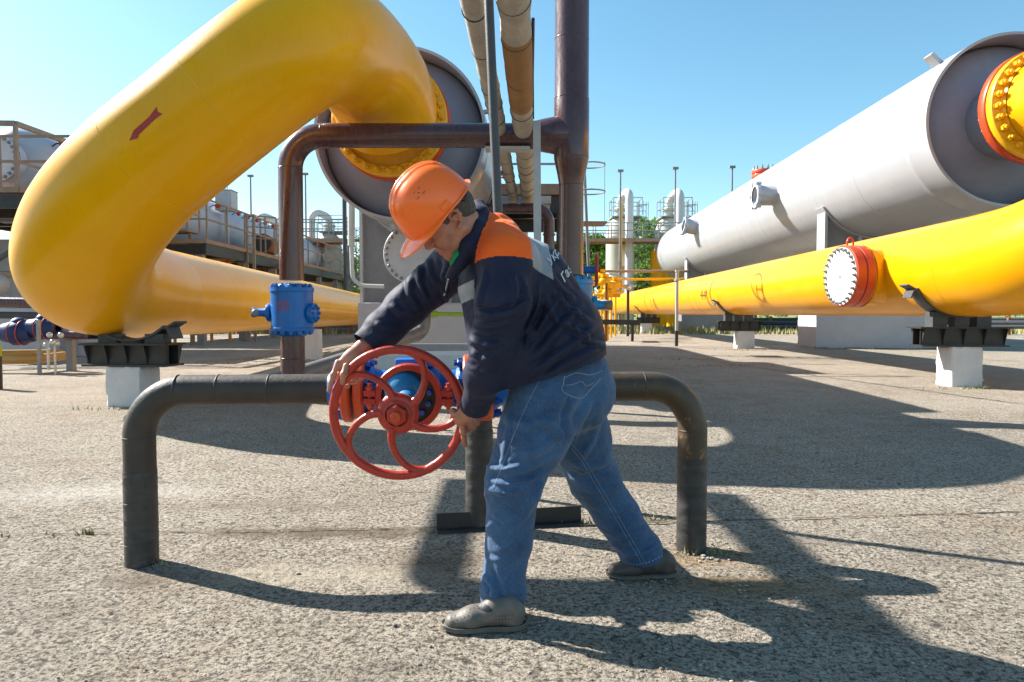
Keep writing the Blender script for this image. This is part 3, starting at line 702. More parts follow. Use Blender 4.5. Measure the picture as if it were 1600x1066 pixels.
m = MB(); F = frame(bd); q = fc-bd*0.06+UP*0.50
xr = bd
m.tube([q-UP*0.03+xr*0.05, q+UP*0.08+xr*0.055, q+UP*0.14+xr*0.03, q+UP*0.155, q+UP*0.14-xr*0.03, q+UP*0.08-xr*0.055, q-UP*0.03-xr*0.05], 0.016, 10)
m.build('lifting_ring', M['redflange'], yr, 40)
m = MB(); m.lathe(fc+bd*0.10, bd, [(0.012,0.045),(0.014,0.04),(0.014,0)], 3); m.build('drain_plate', M['steel'], cv, 30)
def mapf(x0, y0, s, rot=0):
    return lambda x, y: (x0+s*(x*math.cos(rot)-y*math.sin(rot)*0-0), y0-s*y+x*s*math.sin(rot))
decal('painted_number', yr_pipe, text_polys('44', lambda x, y: (1094+x*9.5, 468-y*22)), M['paint_black'], yr, 0.004, 6)

# pedestals: white block, black beam, saddle
def pedestal(label, base, h, w, beam_w, beam_h, axis_pt, pr, dirv, ear, bdep=0.42, amax=1.15):
    t = thing('pipe_support', label, 'support', (base.x, base.y, 0))
    rot = Matrix((Vector((dirv.y,-dirv.x,0)), Vector((dirv.x,dirv.y,0)), UP)).transposed()
    r_ = rot @ Vector((1,0,0)); a_ = rot @ Vector((0,1,0))
    c = Vector((base.x, base.y+bdep/2, 0))
    m = MB(); m.roughbox(c+UP*(h/2-0.02), (w, bdep, h+0.04), rot, 16, 0.0025, 0.016, int(base.y*10), 0.97)
    blk = m.build('block', M['white'], t, 60)
    m = MB(); cb = c+UP*(h+beam_h/2)
    cb = cb+r_*((axis_pt-c).dot(r_))*0.8
    m.box(cb+UP*(beam_h/2-0.014), (beam_w, 0.40, 0.024), rot); m.box(cb-UP*(beam_h/2-0.014), (beam_w*0.95, 0.38, 0.024), rot)
    for s in (-1, 1): m.box(cb+a_*0.10*s, (beam_w*0.93, 0.016, beam_h-0.05), rot)
    for k in range(-2, 3):
        q = cb+r_*k*beam_w*0.225
        for s in (-1, 1): m.add([q+a_*0.10*s+UP*(beam_h/2-.03), q+a_*0.19*s+UP*(beam_h/2-.03), q+a_*0.11*s-UP*(beam_h/2-.03), q+a_*0.10*s-UP*(beam_h/2-.03),
                                 q+r_*.014+a_*0.10*s+UP*(beam_h/2-.03), q+r_*.014+a_*0.19*s+UP*(beam_h/2-.03), q+r_*.014+a_*0.11*s-UP*(beam_h/2-.03), q+r_*.014+a_*0.10*s-UP*(beam_h/2-.03)],
                                [(0,1,2,3),(7,6,5,4),(0,4,5,1),(1,5,6,2),(2,6,7,3),(3,7,4,0)])
    bm_ = m.build('beam', M['black'], t, 25)
    # cradle
    m = MB(); n = 20; zt = h+beam_h; wd = 0.13
    vc = Vector((axis_pt.x, axis_pt.y, axis_pt.z)); vs = []
    for i in range(n+1):
        a = -amax+2*amax*i/n
        for (q_, s) in ((pr+0.004,-1),(pr+0.004,1),(pr+0.03,1),(pr+0.03,-1)): vs.append(vc+r_*math.sin(a)*q_-UP*math.cos(a)*q_+a_*s*wd)
    fs = [(i*4+k, i*4+(k+1)%4, (i+1)*4+(k+1)%4, (i+1)*4+k) for i in range(n) for k in range(4)]+[(0,1,2,3),(n*4,n*4+1,n*4+2,n*4+3)]
    m.add(vs, fs)
    for s in (-1, 1):
        e = vc+r_*s*math.sin(amax)*(pr+0.03)-UP*math.cos(amax)*(pr+0.03)
        m.box(e+r_*s*0.06+UP*0.02, (0.17, 0.24, 0.022), rot @ Matrix.Rotation(-s*0.5, 3, 'Y'))
        m.box(e+r_*s*0.05-UP*0.07, (0.022, 0.24, 0.15), rot @ Matrix.Rotation(-s*0.35, 3, 'Y'))
    for k in (-0.28, 0, 0.28):
        zb = vc.z-math.sqrt(pr*pr-(k*pr*1.6)**2)
        if zb > zt: m.bar(Vector((vc.x,vc.y,0))+r_*k*pr*1.6+UP*(zt-0.002), Vector((vc.x,vc.y,0))+r_*k*pr*1.6+UP*(zb-0.01), 0.22, 0.2)
    m.build('cradle', M['darkgrey'], t, 30)
    return t
def on_line(p, d, y): return p+d*((y-p.y)/d.y)
pedestal('whitewashed block with black beam under the right yellow pipe, nearest on the right', G(1512, 605), 0.60, 0.47, 1.35, 0.30, on_line(B1, dr, 10.4), YR2, dr, 1)
pedestal('whitewashed block and beam under the right yellow pipe, behind the thin painted pole', G(1166, 545), 0.55, 0.55, 1.35, 0.32, on_line(B1, dr, 21.5), YR2, dr, 1)
pedestal('smallest white block farthest along the right yellow pipe', G(1011, 521), 0.56, 0.60, 1.35, 0.33, on_line(B1, dr, 38.2), YR2, dr, 1)
q = G(195, 636)
pedestal('whitewashed block with black beam under the bend of the looping yellow pipe', q, 0.47, 0.44, 1.12, 0.28, Vector((q.x+0.0, q.y+0.25, 1.47)), YR+0.02, Vector((0.12,1,0)).normalized(), 1, 0.42, 0.72)
q = G(485, 562)
pedestal('whitewashed block and beam under the left yellow pipe, just right of the fifty valve', q, 0.72, 0.38, 0.80, 0.22, on_line(A0, dl, q.y+0.2), yrad(6), dl, 1)
# ============================================================ the low front pipe with its valve
M['canvas_tan'] = paint('canvas_tan', (0.36,0.20,0.085), (0.27,0.15,0.07), 0.85, 0, (0.2,0.12,0.06), 0.12, 3, 0.5, fine=30)
m_, nt_, b_ = newmat('black_tape_wrap')
v_ = coords(nt_, (1,1,1))
w_ = nd(nt_, 'ShaderNodeTexWave', wave_type='BANDS', bands_direction='Z'); w_.inputs['Scale'].default_value = 4.0; w_.inputs['Distortion'].default_value = 9; w_.inputs['Detail'].default_value = 3
nt_.links.new(v_, w_.inputs['Vector'])
c_ = mixc(nt_, ramp(nt_, noise(nt_, 18, 8, 0.7, v_), [(0.3,0.0),(0.7,1.0)]), (0.022,0.021,0.020), (0.050,0.047,0.044))
c_ = mixc(nt_, ramp(nt_, noise(nt_, 6, 8, 0.7, v_), [(0.58,0.0),(0.7,0.6)]), c_, (0.16,0.15,0.14))
nt_.links.new(c_, b_.inputs['Base Color']); b_.inputs['Roughness'].default_value = 0.5
bump(nt_, b_, w_.outputs[0], 0.35, 0.006); bump(nt_, b_, noise(nt_, 35, 8, 0.7, v_), 0.5, 0.004)
M['tape'] = m_

FL = G(222, 880); FR = G(1080, 858); FZ = 0.765; FRAD = 0.066
fd = (FR-FL).normalized()
def FP(px, dy=0.0, z=FZ):
    """point of the pipe line seen at pixel column px"""
    u = (px-800)/FPX/(_c)      # good enough: the line is near eye level
    # X = u*Y on the line FL + fd*s
    s = (u*FL.y-FL.x)/(fd.x-u*fd.y); p = FL+fd*s; return Vector((p.x, p.y+dy, z))
def wrapped(parent, base, ztop, r):
    m = MB(); n = 60; pr = []
    for i in range(n+1):
        z = -0.03+(ztop+0.03)*i/n; pr.append((z, r+0.0012*random.random()**2+0.002))
    m.lathe(Vector((base.x, base.y, 0)), UP, [(p[0], p[1]) for p in pr]+[(ztop, r-0.004)], 40)
    w_ = m.build('tape_wrap', M['tape'], parent, 50)
    for k in range(4):      # overlapping edges of the spiral tape
        z0 = ztop*(0.16+0.24*k)+random.uniform(-.02,.02); m = MB()
        m.tube([Vector((base.x+math.cos(a)*(r+0.0015), base.y+math.sin(a)*(r+0.0015), z0+0.035*a/6.28+random.uniform(-.0015,.0015))) for a in [2*PI*i/40 for i in range(41)]], 0.0022, 5)
        m.build('tape_edge', M['tape'], w_, 60)
    return w_
RB = 0.205
t = thing('low_pipe', 'dark pipe rising from the ground at left, bending level into the valve', 'pipe', FL)
m = MB(); e = FP(519); pts = fillet([FL-UP*0.03, FL+UP*FZ, e], RB, 16); m.tube(pts, FRAD, 40); m.build('pipe_wall', M['darkpipe'], t, 50)
wrapped(t, FL, 0.415, FRAD)
for px in (277, 341, 421): weld(t, FP(px), fd, FRAD, 0.004, 'darkpipe')
weld(t, FL+UP*(FZ-RB), UP, FRAD, 0.004, 'darkpipe')
t = thing('low_pipe', 'rusty brown pipe bending down to the ground right of the man', 'pipe', FR)
m = MB(); e = FP(786); pts = fillet([FR-UP*0.03, FR+UP*FZ, e], RB, 16); m.tube(pts, FRAD+0.001, 40); m.build('pipe_wall', M['rustpipe'], t, 50)
wrapped(t, FR, 0.435, FRAD)
for px in (1005, 948): weld(t, FP(px), fd, FRAD, 0.004, 'rustpipe')
weld(t, FR+UP*(FZ-RB), UP, FRAD, 0.004, 'rustpipe')
# the centre leg and the angle iron
q = P(749, 830, 3.5)
t = thing('wrapped_post', 'black tape wrapped pipe leg behind the front knee of the man', 'pipe', (q.x, q.y, 0))
e = FP(749); m = MB(); m.tube(fillet([Vector((q.x,q.y,-0.03)), Vector((q.x,q.y,0.66)), Vector((e.x,e.y+0.05,0.70))], 0.14, 12), 0.068, 36)
m.build('pipe_wall', M['tape'], t, 50); wrapped(t, Vector((q.x,q.y,0)), 0.5, 0.069)
a = G(684, 836); b = G(913, 822)
m = MB(); d_ = (b-a).normalized(); nrm = Vector((-d_.y, d_.x, 0)); mid = (a+b)/2; L = (b-a).length
F = Matrix((d_, nrm, UP)).transposed()
m.add([mid+F @ Vector(v) for v in [(-L/2,0,0.004),(L/2,0,0.004),(L/2,0.012,0.012),(-L/2,0.012,0.012),(-L/2,0.055,0.014),(L/2,0.055,0.014),(-L/2,0.062,0.088),(L/2,0.062,0.088),(-L/2,0.070,0.088),(L/2,0.070,0.088),(-L/2,0.068,0.0),(L/2,0.068,0.0),(-L/2,0,0.0),(L/2,0,0.0)]],
      [(0,1,2,3),(3,2,5,4),(4,5,7,6),(6,7,9,8),(8,9,11,10),(10,11,13,12),(12,13,1,0),(0,3,4,6,8,10,12),(1,13,11,9,7,5,2)])
o = m.build('angle_iron', M['black'], None, 20); tag(o, 'length of black angle iron lying on the concrete behind the front leg', 'steel angle')

# valve
vt = thing('gate_valve', 'blue valve with red flanges and large red spoked handwheel', 'valve', FP(650))
VC = FP(650)
def on_axis(px): return FP(px)
m = MB()
def seg(px0, px1, prof, mb, n=40):
    a, b = on_axis(px0), on_axis(px1); L = (b-a).length
    mb.lathe(a, (b-a), [(t*L, r) for t, r in prof], n)
# body: barrel, ball, end flanges
seg(514, 536, [(0,0.02),(0,0.068),(0.15,0.074),(0.5,0.082),(1.0,0.105)], m)
seg(573, 726, [(0,0.03),(0,0.105),(0.05,0.105),(0.09,0.086),(0.25,0.080),(0.34,0.112),(0.5,0.128),(0.66,0.112),(0.75,0.080),(0.91,0.086),(0.95,0.105),(1.0,0.105),(1.0,0.03)], m, 48)
seg(771, 795, [(0,0.105),(0.5,0.082),(0.85,0.074),(1.0,0.068),(1.0,0.02)], m)
body = m.build('body', M['blue'], vt, 40)
m = MB(); c0 = VC+UP*0.118; F = Matrix((fd, Vector((-fd.y, fd.x, 0)), UP)).transposed()
m.box(c0+fd*0.0, (0.17, 0.16, 0.035), F); m.build('top_plate', M['blue'], vt, 30, bevel=0.004)
for (x0, x1) in ((537, 552.5), (557.5, 573), (723, 738.5), (743.5, 770)):
    m = MB(); a, b = on_axis(x0), on_axis(x1); flange_disc(m, a, b-a, 0.150, (b-a).length, 0.05, 0, 48)
    m.build('flange', M['redflange'], vt, 40)
for (pxa, dirs) in ((573, 1), (537, -1), (723, -1), (770, 1)):
    bolts(vt, on_axis(pxa), fd*dirs, 0.122, 8, 0.0185, 0.024, 0.016, M['bluebolt'], a0=0.39)
# bonnet toward the camera, clamped by the red ring
HUB = P(622, 646, 2.62); sd = (HUB-(VC+Vector((-0.01,0,-0.005)))).normalized()
S0 = HUB-sd*((HUB-VC).length)
sx = Vector((1, 0, 0)); sx = (sx-sd*sx.dot(sd)).normalized(); sz = (UP-sd*UP.dot(sd)).normalized()
m = MB()
m.lathe(S0+sd*0.05, sd, [(0, 0.118), (0.05, 0.116), (0.075, 0.125), (0.09, 0.125)], 48)
bon = m.build('bonnet', M['blue2'], vt, 40)
m = MB(); m.cyl(S0+sd*0.135, sd, 0.117, 0.008, 48); m.build('bonnet_shade_disc', M['black'], bon, 40)  # flat black disc standing in for the shade inside the bonnet
Md = Matrix((sx, sz, sd)).transposed(); m = MB(); m.sphere(S0+sd*0.140-sx*0.022+sz*0.026, 0.088, 36, 20, 0, 1, 1, 0.85, Md); m.lathe(S0+sd*0.18, sd, [(0,0.055),(0.05,0.042),(0.09,0.032),(0.09,0)], 32)
m.build('bonnet_dome', M['blue2'], bon, 50)
for k_ in range(3):
    m = MB(); a_ = -0.9+0.55*k_; q_ = S0+sd*0.143+sx*0.088*math.cos(a_)+sz*0.088*math.sin(a_); m.lathe(q_, sd, [(0,0.014),(0.02,0.014),(0.022,0.010),(0.022,0)], 6); m.build('bonnet_bolt', M['bluebolt'], bon, 30)
m = MB(); m.lathe(S0+sd*0.142, sd, [(0, 0.118), (0, 0.142), (0.008, 0.146), (0.022, 0.146), (0.03, 0.140), (0.03, 0.116)], 56, closed=True)
clamp = m.build('clamp_ring', M['red'], vt, 40)
for s in (-1, 1):
    for k in (-1, 1):
        m = MB(); q = S0+sd*0.157+sx*s*0.165+sz*k*0.017; m.box(q, (0.052, 0.026, 0.036), Matrix((sx, sz, sd)).transposed())
        m.build('clamp_lug', M['red'], clamp, 30, bevel=0.004)
    m = MB(); q = S0+sd*0.157+sx*s*0.168-sz*0.055
    m.tube([q, q+sz*0.115], 0.009, 12); m.lathe(q+sz*0.084, sz, [(0,0.017),(0.013,0.017),(0.016,0.014),(0.016,0)], 6); m.lathe(q+sz*0.026, -sz, [(0,0.017),(0.013,0.017),(0.016,0.014),(0.016,0)], 6)
    m.cyl(q+sz*0.030-sz*0.0, sz, 0.02, 0.004, 14); m.build('clamp_bolt', M['redflange'], clamp, 30)
m = MB(); m.tube([S0+sd*0.27, HUB+sd*0.02], 0.020, 24); m.build('stem', M['steel'], vt, 40)
# handwheel
wh = MB(); WR = 0.249; wr = 0.0178
def wp(r, th, off=0.0): return HUB+sx*(r*math.cos(th))+sz*(r*math.sin(th))+sd*off
wh.tube([wp(WR, 2*PI*i/96) for i in range(96)], wr, 14, closed=True)
for k in range(5):
    th0 = R(178+72*k)
    pr = [(0.060, 0), (0.10, 4), (0.142, 12), (0.18, 20), (0.212, 28), (0.233, 36), (0.247, 46), (0.249, 54)]
    pts = spline([wp(r_, th0+R(a_), 0.0) for r_, a_ in pr], 4); n_ = len(pts)
    rs = [0.0135+0.006*abs(2*i/(n_-1)-1)**2.5 for i in range(n_)]
    wh.tube(pts, rs, 12)
wh.lathe(HUB-sd*0.016, sd, [(0,0.022),(0,0.070),(0.008,0.080),(0.022,0.080),(0.032,0.064),(0.032,0.022)], 40)
w_o = wh.build('handwheel', M['red'], vt, 60)
m = MB(); m.lathe(HUB+sd*0.012, sd, [(0,0.056),(0.008,0.054),(0.010,0.050),(0.014,0.050),(0.016,0.046)], 40); m.build('hub_washer', M['red'], w_o, 40)
m = MB(); m.lathe(HUB+sd*0.026, sd, [(0,0.041),(0.016,0.041),(0.019,0.036),(0.019,0)], 6); m.build('hub_nut', M['red'], w_o, 30)
m = MB(); m.lathe(HUB+sd*0.04, sd, [(0,0.021),(0.022,0.021),(0.025,0.018),(0.025,0.003),(0.020,0.0025),(0.02,0)], 24); m.build('stem_end', M['redflange'], w_o, 40)

# ============================================================ brown pipes and their two blue valves
BD = 8.6; KB = BD/7.3
def PB(x, y, d=BD): return P(x, y, d)
t = thing('brown_pipe', 'brown pipe bridge from the numbered valve up and across into a thick vertical pipe', 'pipe', (PB(453,592).x, BD, 0))
br_ = 0.127*KB
c_low = PB(455, 592)
vtop = PB(453, 212); hend = PB(838, 212)
tx = PB(893, 212).x
m = MB(); xb = vtop.x
ztopv = PB(453, 438).z
m.tube(fillet([Vector((xb, BD, ztopv)), Vector((xb, BD, vtop.z)), Vector((hend.x, BD, vtop.z))], 0.345*KB, 16), br_, 44)
m.lathe(Vector((PB(815,212).x, BD, vtop.z)), (1,0,0), [(0,br_),(0.10*KB,br_+0.015),(0.22*KB,br_+0.05),(0.38*KB,br_+0.085),(0.5*KB,br_+0.06)], 44)
zt = lambda y: PB(893, y).z
prof = [(zt(-300), .180), (zt(62), .180), (zt(155), .180), (zt(158), .186), (zt(245), .186), (zt(252), .180), (zt(272), .150), (zt(290), .130), (zt(430), .130)]
m.lathe(Vector((tx, BD, 0)), UP, [(a, b*KB) for a, b in prof], 48)
m.build('pipe_wall', M['brown'], t, 50)
m = MB(); m.tube([Vector((xb, BD, PB(453,524).z)), Vector((xb, BD, c_low.z-0.05))], br_, 44); m.build('lower_pipe', M['brown'], t, 50)
for (y, r_) in ((62, .180), (155, .182), (248, .183), (290, .130)): weld(t, Vector((tx, BD, zt(y))), UP, r_*KB, 0.006, 'brown')
weld(t, Vector((xb, BD, vtop.z-0.345*KB)), UP, br_, 0.006, 'brown'); weld(t, Vector((xb+0.345*KB, BD, vtop.z)), (1,0,0), br_, 0.006, 'brown')
weld(t, Vector((hend.x-0.15, BD, vtop.z)), (1,0,0), br_+0.004, 0.005, 'brown'); weld(t, Vector((xb, BD, PB(453,560).z)), UP, br_, 0.008, 'brown')
# support clip of the horizontal pipe
m = MB(); m.box(Vector((PB(793,234).x, BD, vtop.z-br_-0.02)), (0.55, 0.22, 0.03)); m.build('bearing_plate', M['palesteel'], t, 30)

def ball_valve(label, cx, z0, z1, r, side, num=None, shaft=True):
    t = thing('ball_valve', label, 'valve', (cx, BD, (z0+z1)/2)); C0 = Vector((cx, BD, 0)); H = z1-z0
    m = MB(); pf = [(z0-0.075, br_+0.001), (z0-0.045, br_+0.05), (z0-0.01, br_+0.06), (z0-0.008, r*0.99), (z0+0.03, r), (z0+0.035, r*0.955), (z1-0.055, r*0.955), (z1-0.05, r), (z1-0.0, r*0.99), (z1+0.003, br_+0.06), (z1+0.03, br_+0.035), (z1+0.05, br_+0.001)]
    m.lathe(C0, UP, pf, 56); body = m.build('body', M['blue'] if side < 0 else M['blue2'], t, 30)
    bolts(t, C0+UP*z1, UP, r*0.84, 14, 0.032, 0.036, 0.014, M['blue'] if side < 0 else M['blue2'])
    bolts(t, C0+UP*(z0-0.008), -UP, r*0.84, 14, 0.032, 0.036, 0.014, M['blue'] if side < 0 else M['blue2'])
    zc = z0+H*0.42
    a = C0+UP*zc+Vector((side*r*0.93,0,0))
    m = MB(); m.cyl(a, (side,0,0), 0.115, 0.055, 28, bev=0.006)
    m.lathe(a+Vector((side*0.05,0,0)), (side,0,0), [(0,0.07),(0.05,0.055),(0.16,0.050),(0.165,0.062),(0.20,0.062),(0.21,0)], 20)
    h = m.build('stem_housing', M['blue'] if side < 0 else M['blue2'], t, 35)
    m = MB(); m.sphere(a+Vector((side*0.20,-0.035,-0.005)), 0.052, 18, 12); m.build('stem_cap', M['steel'] if side < 0 else M['canvas_tan'], h, 60)
    m = MB(); b = C0+UP*(z0+H*0.40)-Vector((side*r*0.90,0.05,0)); 
    dd = Vector((-side, -0.15, 0)).normalized(); m.cyl(b, dd, 0.125, 0.07, 28, bev=0.006); h2 = m.build('side_cover', M['blue'] if side < 0 else M['blue2'], t, 35)
    bolts(h2, b+dd*0.07, dd, 0.088, 8, 0.020, 0.022, 0.008, M['blue'])
    return t, body
bv, bv_body = ball_valve('bright blue round valve marked fifty on the left brown pipe', xb, PB(453,516).z, PB(453,450).z, 0.228*KB, -1)
decal('painted_number', bv_body, text_polys('50', lambda x, y: (433+x*19, 485-y*22)), M['paint_red'], bv, 0.003, 4, 'red hand painted number 50')
bv2, bvb2 = ball_valve('worn blue valve on the thick brown pipe just behind the back of the man', tx, PB(893,505).z, PB(893,438).z, 0.245*KB, 1)
m = MB(); m.tube([Vector((tx, BD, PB(893,512).z)), Vector((tx, BD, -0.02))], 0.15, 40)
tag(m.build('riser_pipe', M['brown'], None, 50), 'brown pipe stub rising from the ground under the worn blue valve', 'pipe')
t = thing('small_valve', 'small valve with a red wheel seen edge on right of the brown pipe', 'valve', P(924, 422, 9.3))
m = MB(); a = P(905, 422, 9.3); b = P(929, 422, 9.3); m.tube([a, b], 0.052, 20); m.cyl(a-Vector((0.25,0,0)), (1,0,0), 0.09, 0.3, 20, bev=0.01); m.tube([a-Vector((0.1,0,0)), Vector((a.x-0.1, a.y, 0))], 0.05, 12)
m.build('body', M['blue'], t, 40)
m = MB(); c = P(932, 421, 9.3); ax_ = Vector((0.995, -0.10, 0)).normalized(); F = frame(ax_)
m.tube([c+F @ Vector((math.cos(2*PI*i/40)*0.21, math.sin(2*PI*i/40)*0.21, 0)) for i in range(40)], 0.02, 10, closed=True)
for k in range(4):
    aa = PI/4+k*PI/2; m.tube([c, c+F @ Vector((math.cos(aa)*0.21, math.sin(aa)*0.21, 0))], 0.014, 8)
m.cyl(c-ax_*0.04, ax_, 0.045, 0.09, 16); m.build('handwheel', M['red'], t, 50)

# low grey pipe running back from the numbered valve
t = thing('low_branch_pipe', 'grey pipe near the ground running back from the brown pipe to an upright elbow', 'pipe', (c_low.x, c_low.y, 0))
p0 = P(380, 604, 8.7); p1 = P(455, 590, 8.75); p2 = P(562, 556, 10.0); p3 = P(661, 518, 11.4); p4 = P(665, 430, 11.4)
m = MB(); m.tube(fillet([Vector((p0.x-0.02, p0.y+0.1, -0.02)), p0, p1, p2, p3, p4], [0.1,0.2,0.1,0.3,0.19,0.1], 8), 0.118, 28); m.build('pipe_wall', M['lowpipe'], t, 50)
weld(t, p3-(p3-p2).normalized()*0.2, p3-p2, 0.118, 0.02, 'lowpipe'); weld(t, p3+UP*0.22, UP, 0.118, 0.008, 'lowpipe')
weld(t, p2, p3-p2, 0.118, 0.006, 'lowpipe')
# channel frame behind the handwheel
t = thing('steel_frame', 'grey channel frame on short legs behind the handwheel', 'frame', (P(660,566,6.6).x, 6.6, 0))
m = MB(); a = P(592, 566, 6.6); b = P(738, 564, 6.6); m.bar(a, b, 0.008, 0.13, up=UP); m.bar(a+UP*0.065+Vector((0,0.03,0)), b+UP*0.065+Vector((0,0.03,0)), 0.06, 0.008, up=Vector((0,1,0))) 
m.build('channel', M['palesteel'], t, 20)
for px in (606, 732):
    m = MB(); q = P(px, 580, 6.68); m.bar(Vector((q.x,q.y,0)), q, 0.07, 0.05); m.build('leg', M['steel'], t, 20)
a = P(640, 543, 8.6); b = P(745, 543, 8.6)
m = MB(); m.bar(a, b, 0.10, 0.09, up=UP); m.build('rear_bar', M['steel'], t, 20)
for q in (a+Vector((0.1,0,0)), b-Vector((0.1,0,0))):
    m = MB(); m.bar(Vector((q.x,q.y,0)), q-UP*0.05, 0.07, 0.07); m.build('leg', M['steel'], t, 20)
# small green and blue pipe in front of plinth
m = MB(); a = P(674, 491, 11.3); b = P(700, 492, 11.3); m.tube([a, a+Vector((0.10,0,0))], 0.055, 14); m.tube([a+Vector((0.10,0,0)), b+Vector((0.6,0,0))], 0.036, 14)
tag(m.build('green_pipe', M['gas_green'], None, 50), 'short green pipe fixed along the plinth top behind the jacket', 'pipe')

# thin dark pole, white post
a = P(761, -60, 4.07); b = P(778, 330, 4.07); d_ = (b-a).normalized(); gz = b+d_*(b.z/-d_.z)
m = MB(); m.tube([a, gz-UP*0.02], 0.028, 20); tag(m.build('dark_pole', M['darkgrey'], None, 50), 'thin speckled dark pole rising behind the orange helmet', 'pole')
m = MB(); q = P(845, 365, 7.9); m.bar(Vector((q.x-0.02,q.y,0)), Vector((q.x-0.05,q.y,P(845,190,7.9).z)), 0.085, 0.085)
tag(m.build('pale_post', M['palesteel'], None, 20, bevel=0.004), 'pale square post just left of the thick brown pipe', 'post')

# pipe in the air on its way past, wrapped in canvas
m_, nt_, b_ = newmat('canvas_lagging')
v_ = coords(nt_)
c_ = mixc(nt_, ramp(nt_, noise(nt_, 3.5, 8, 0.65, v_), [(0.3,0.0),(0.7,1.0)]), (0.52,0.48,0.41), (0.36,0.325,0.275))
w_ = nd(nt_, 'ShaderNodeTexWave', wave_type='BANDS', bands_direction='Y'); w_.inputs['Scale'].default_value = 9; w_.inputs['Distortion'].default_value = 4
nt_.links.new(v_, w_.inputs['Vector'])
c_ = mixc(nt_, ramp(nt_, noise(nt_, 40, 6, 0.7, v_), [(0.35,0.35),(0.5,0.0)]), c_, (0.16,0.13,0.10))
nt_.links.new(c_, b_.inputs['Base Color']); b_.inputs['Roughness'].default_value = 0.9
bump(nt_, b_, w_.outputs[0], 0.3, 0.01); bump(nt_, b_, noise(nt_, 9, 6, 0.6, v_), 0.5, 0.03); M['canvas'] = m_
def lagged(label, x0, dtop, x1, dend, r, tan=None):
    a = P(x0, 0, dtop); b = P(x1, 312, dend); b.z = a.z if False else b.z
    d = (b-a).normalized(); a2 = a-d*3.2
    t = thing('lagged_pipe', label, 'pipe', a)
    n = int((b-a2).length/0.09); pts = [a2.lerp(b, i/n) for i in range(n+1)]
    rs = [r*(1+0.035*math.sin(i*0.9+math.sin(i*0.37)*2)+random.uniform(-.018,.018)) for i in range(n+1)]
    rs[-1] = r*0.9
    m = MB(); m.tube(pts, rs, 28); w = m.build('lagging', M['canvas'], t, 60)
    L = (b-a2).length; k = 0.6; i = 0
    while k < L:
        m = MB(); c = a2+d*k; F = frame(d + Vector((random.uniform(-.2,.2), 0, random.uniform(-.2,.2)))); rr_ = r*1.045
        m.tube([c+F @ Vector((math.cos(2*PI*j/28)*rr_, math.sin(2*PI*j/28)*rr_, 0)) for j in range(28)], 0.005, 6, closed=True)
        m.build('binding_wire', M['darkgrey'], w, 50); k += random.uniform(0.5, 1.1)
    if tan:
        m = MB(); m.tube([a.lerp(b, tan[0]+(tan[1]-tan[0])*j/12) for j in range(13)], [r*1.02]+[r*(1.05+random.uniform(-.01,.02)) for _ in range(11)]+[r*1.02], 28, cap=False)
        m.build('tan_patch', M['canvas_tan'], t, 60)
    return t
lagged('left of two canvas lagged pipes overhead, greyer and thinner', 738, 5.0, 803, 13.7, 0.088)
lagged('right of two canvas lagged pipes overhead, with a tan patch', 803, 5.0, 825, 13.7, 0.122, (0.06, 0.28))
m = MB(); a = P(806, 70, 5.9); b = P(833, 185, 8.3)
m.tube([P(833,30,5.4), P(832,120,6.6), b], 0.014, 8); tag(m.build('dark_cable', M['black'], None, 50), 'thin black cable beside the right lagged pipe overhead', 'cable')
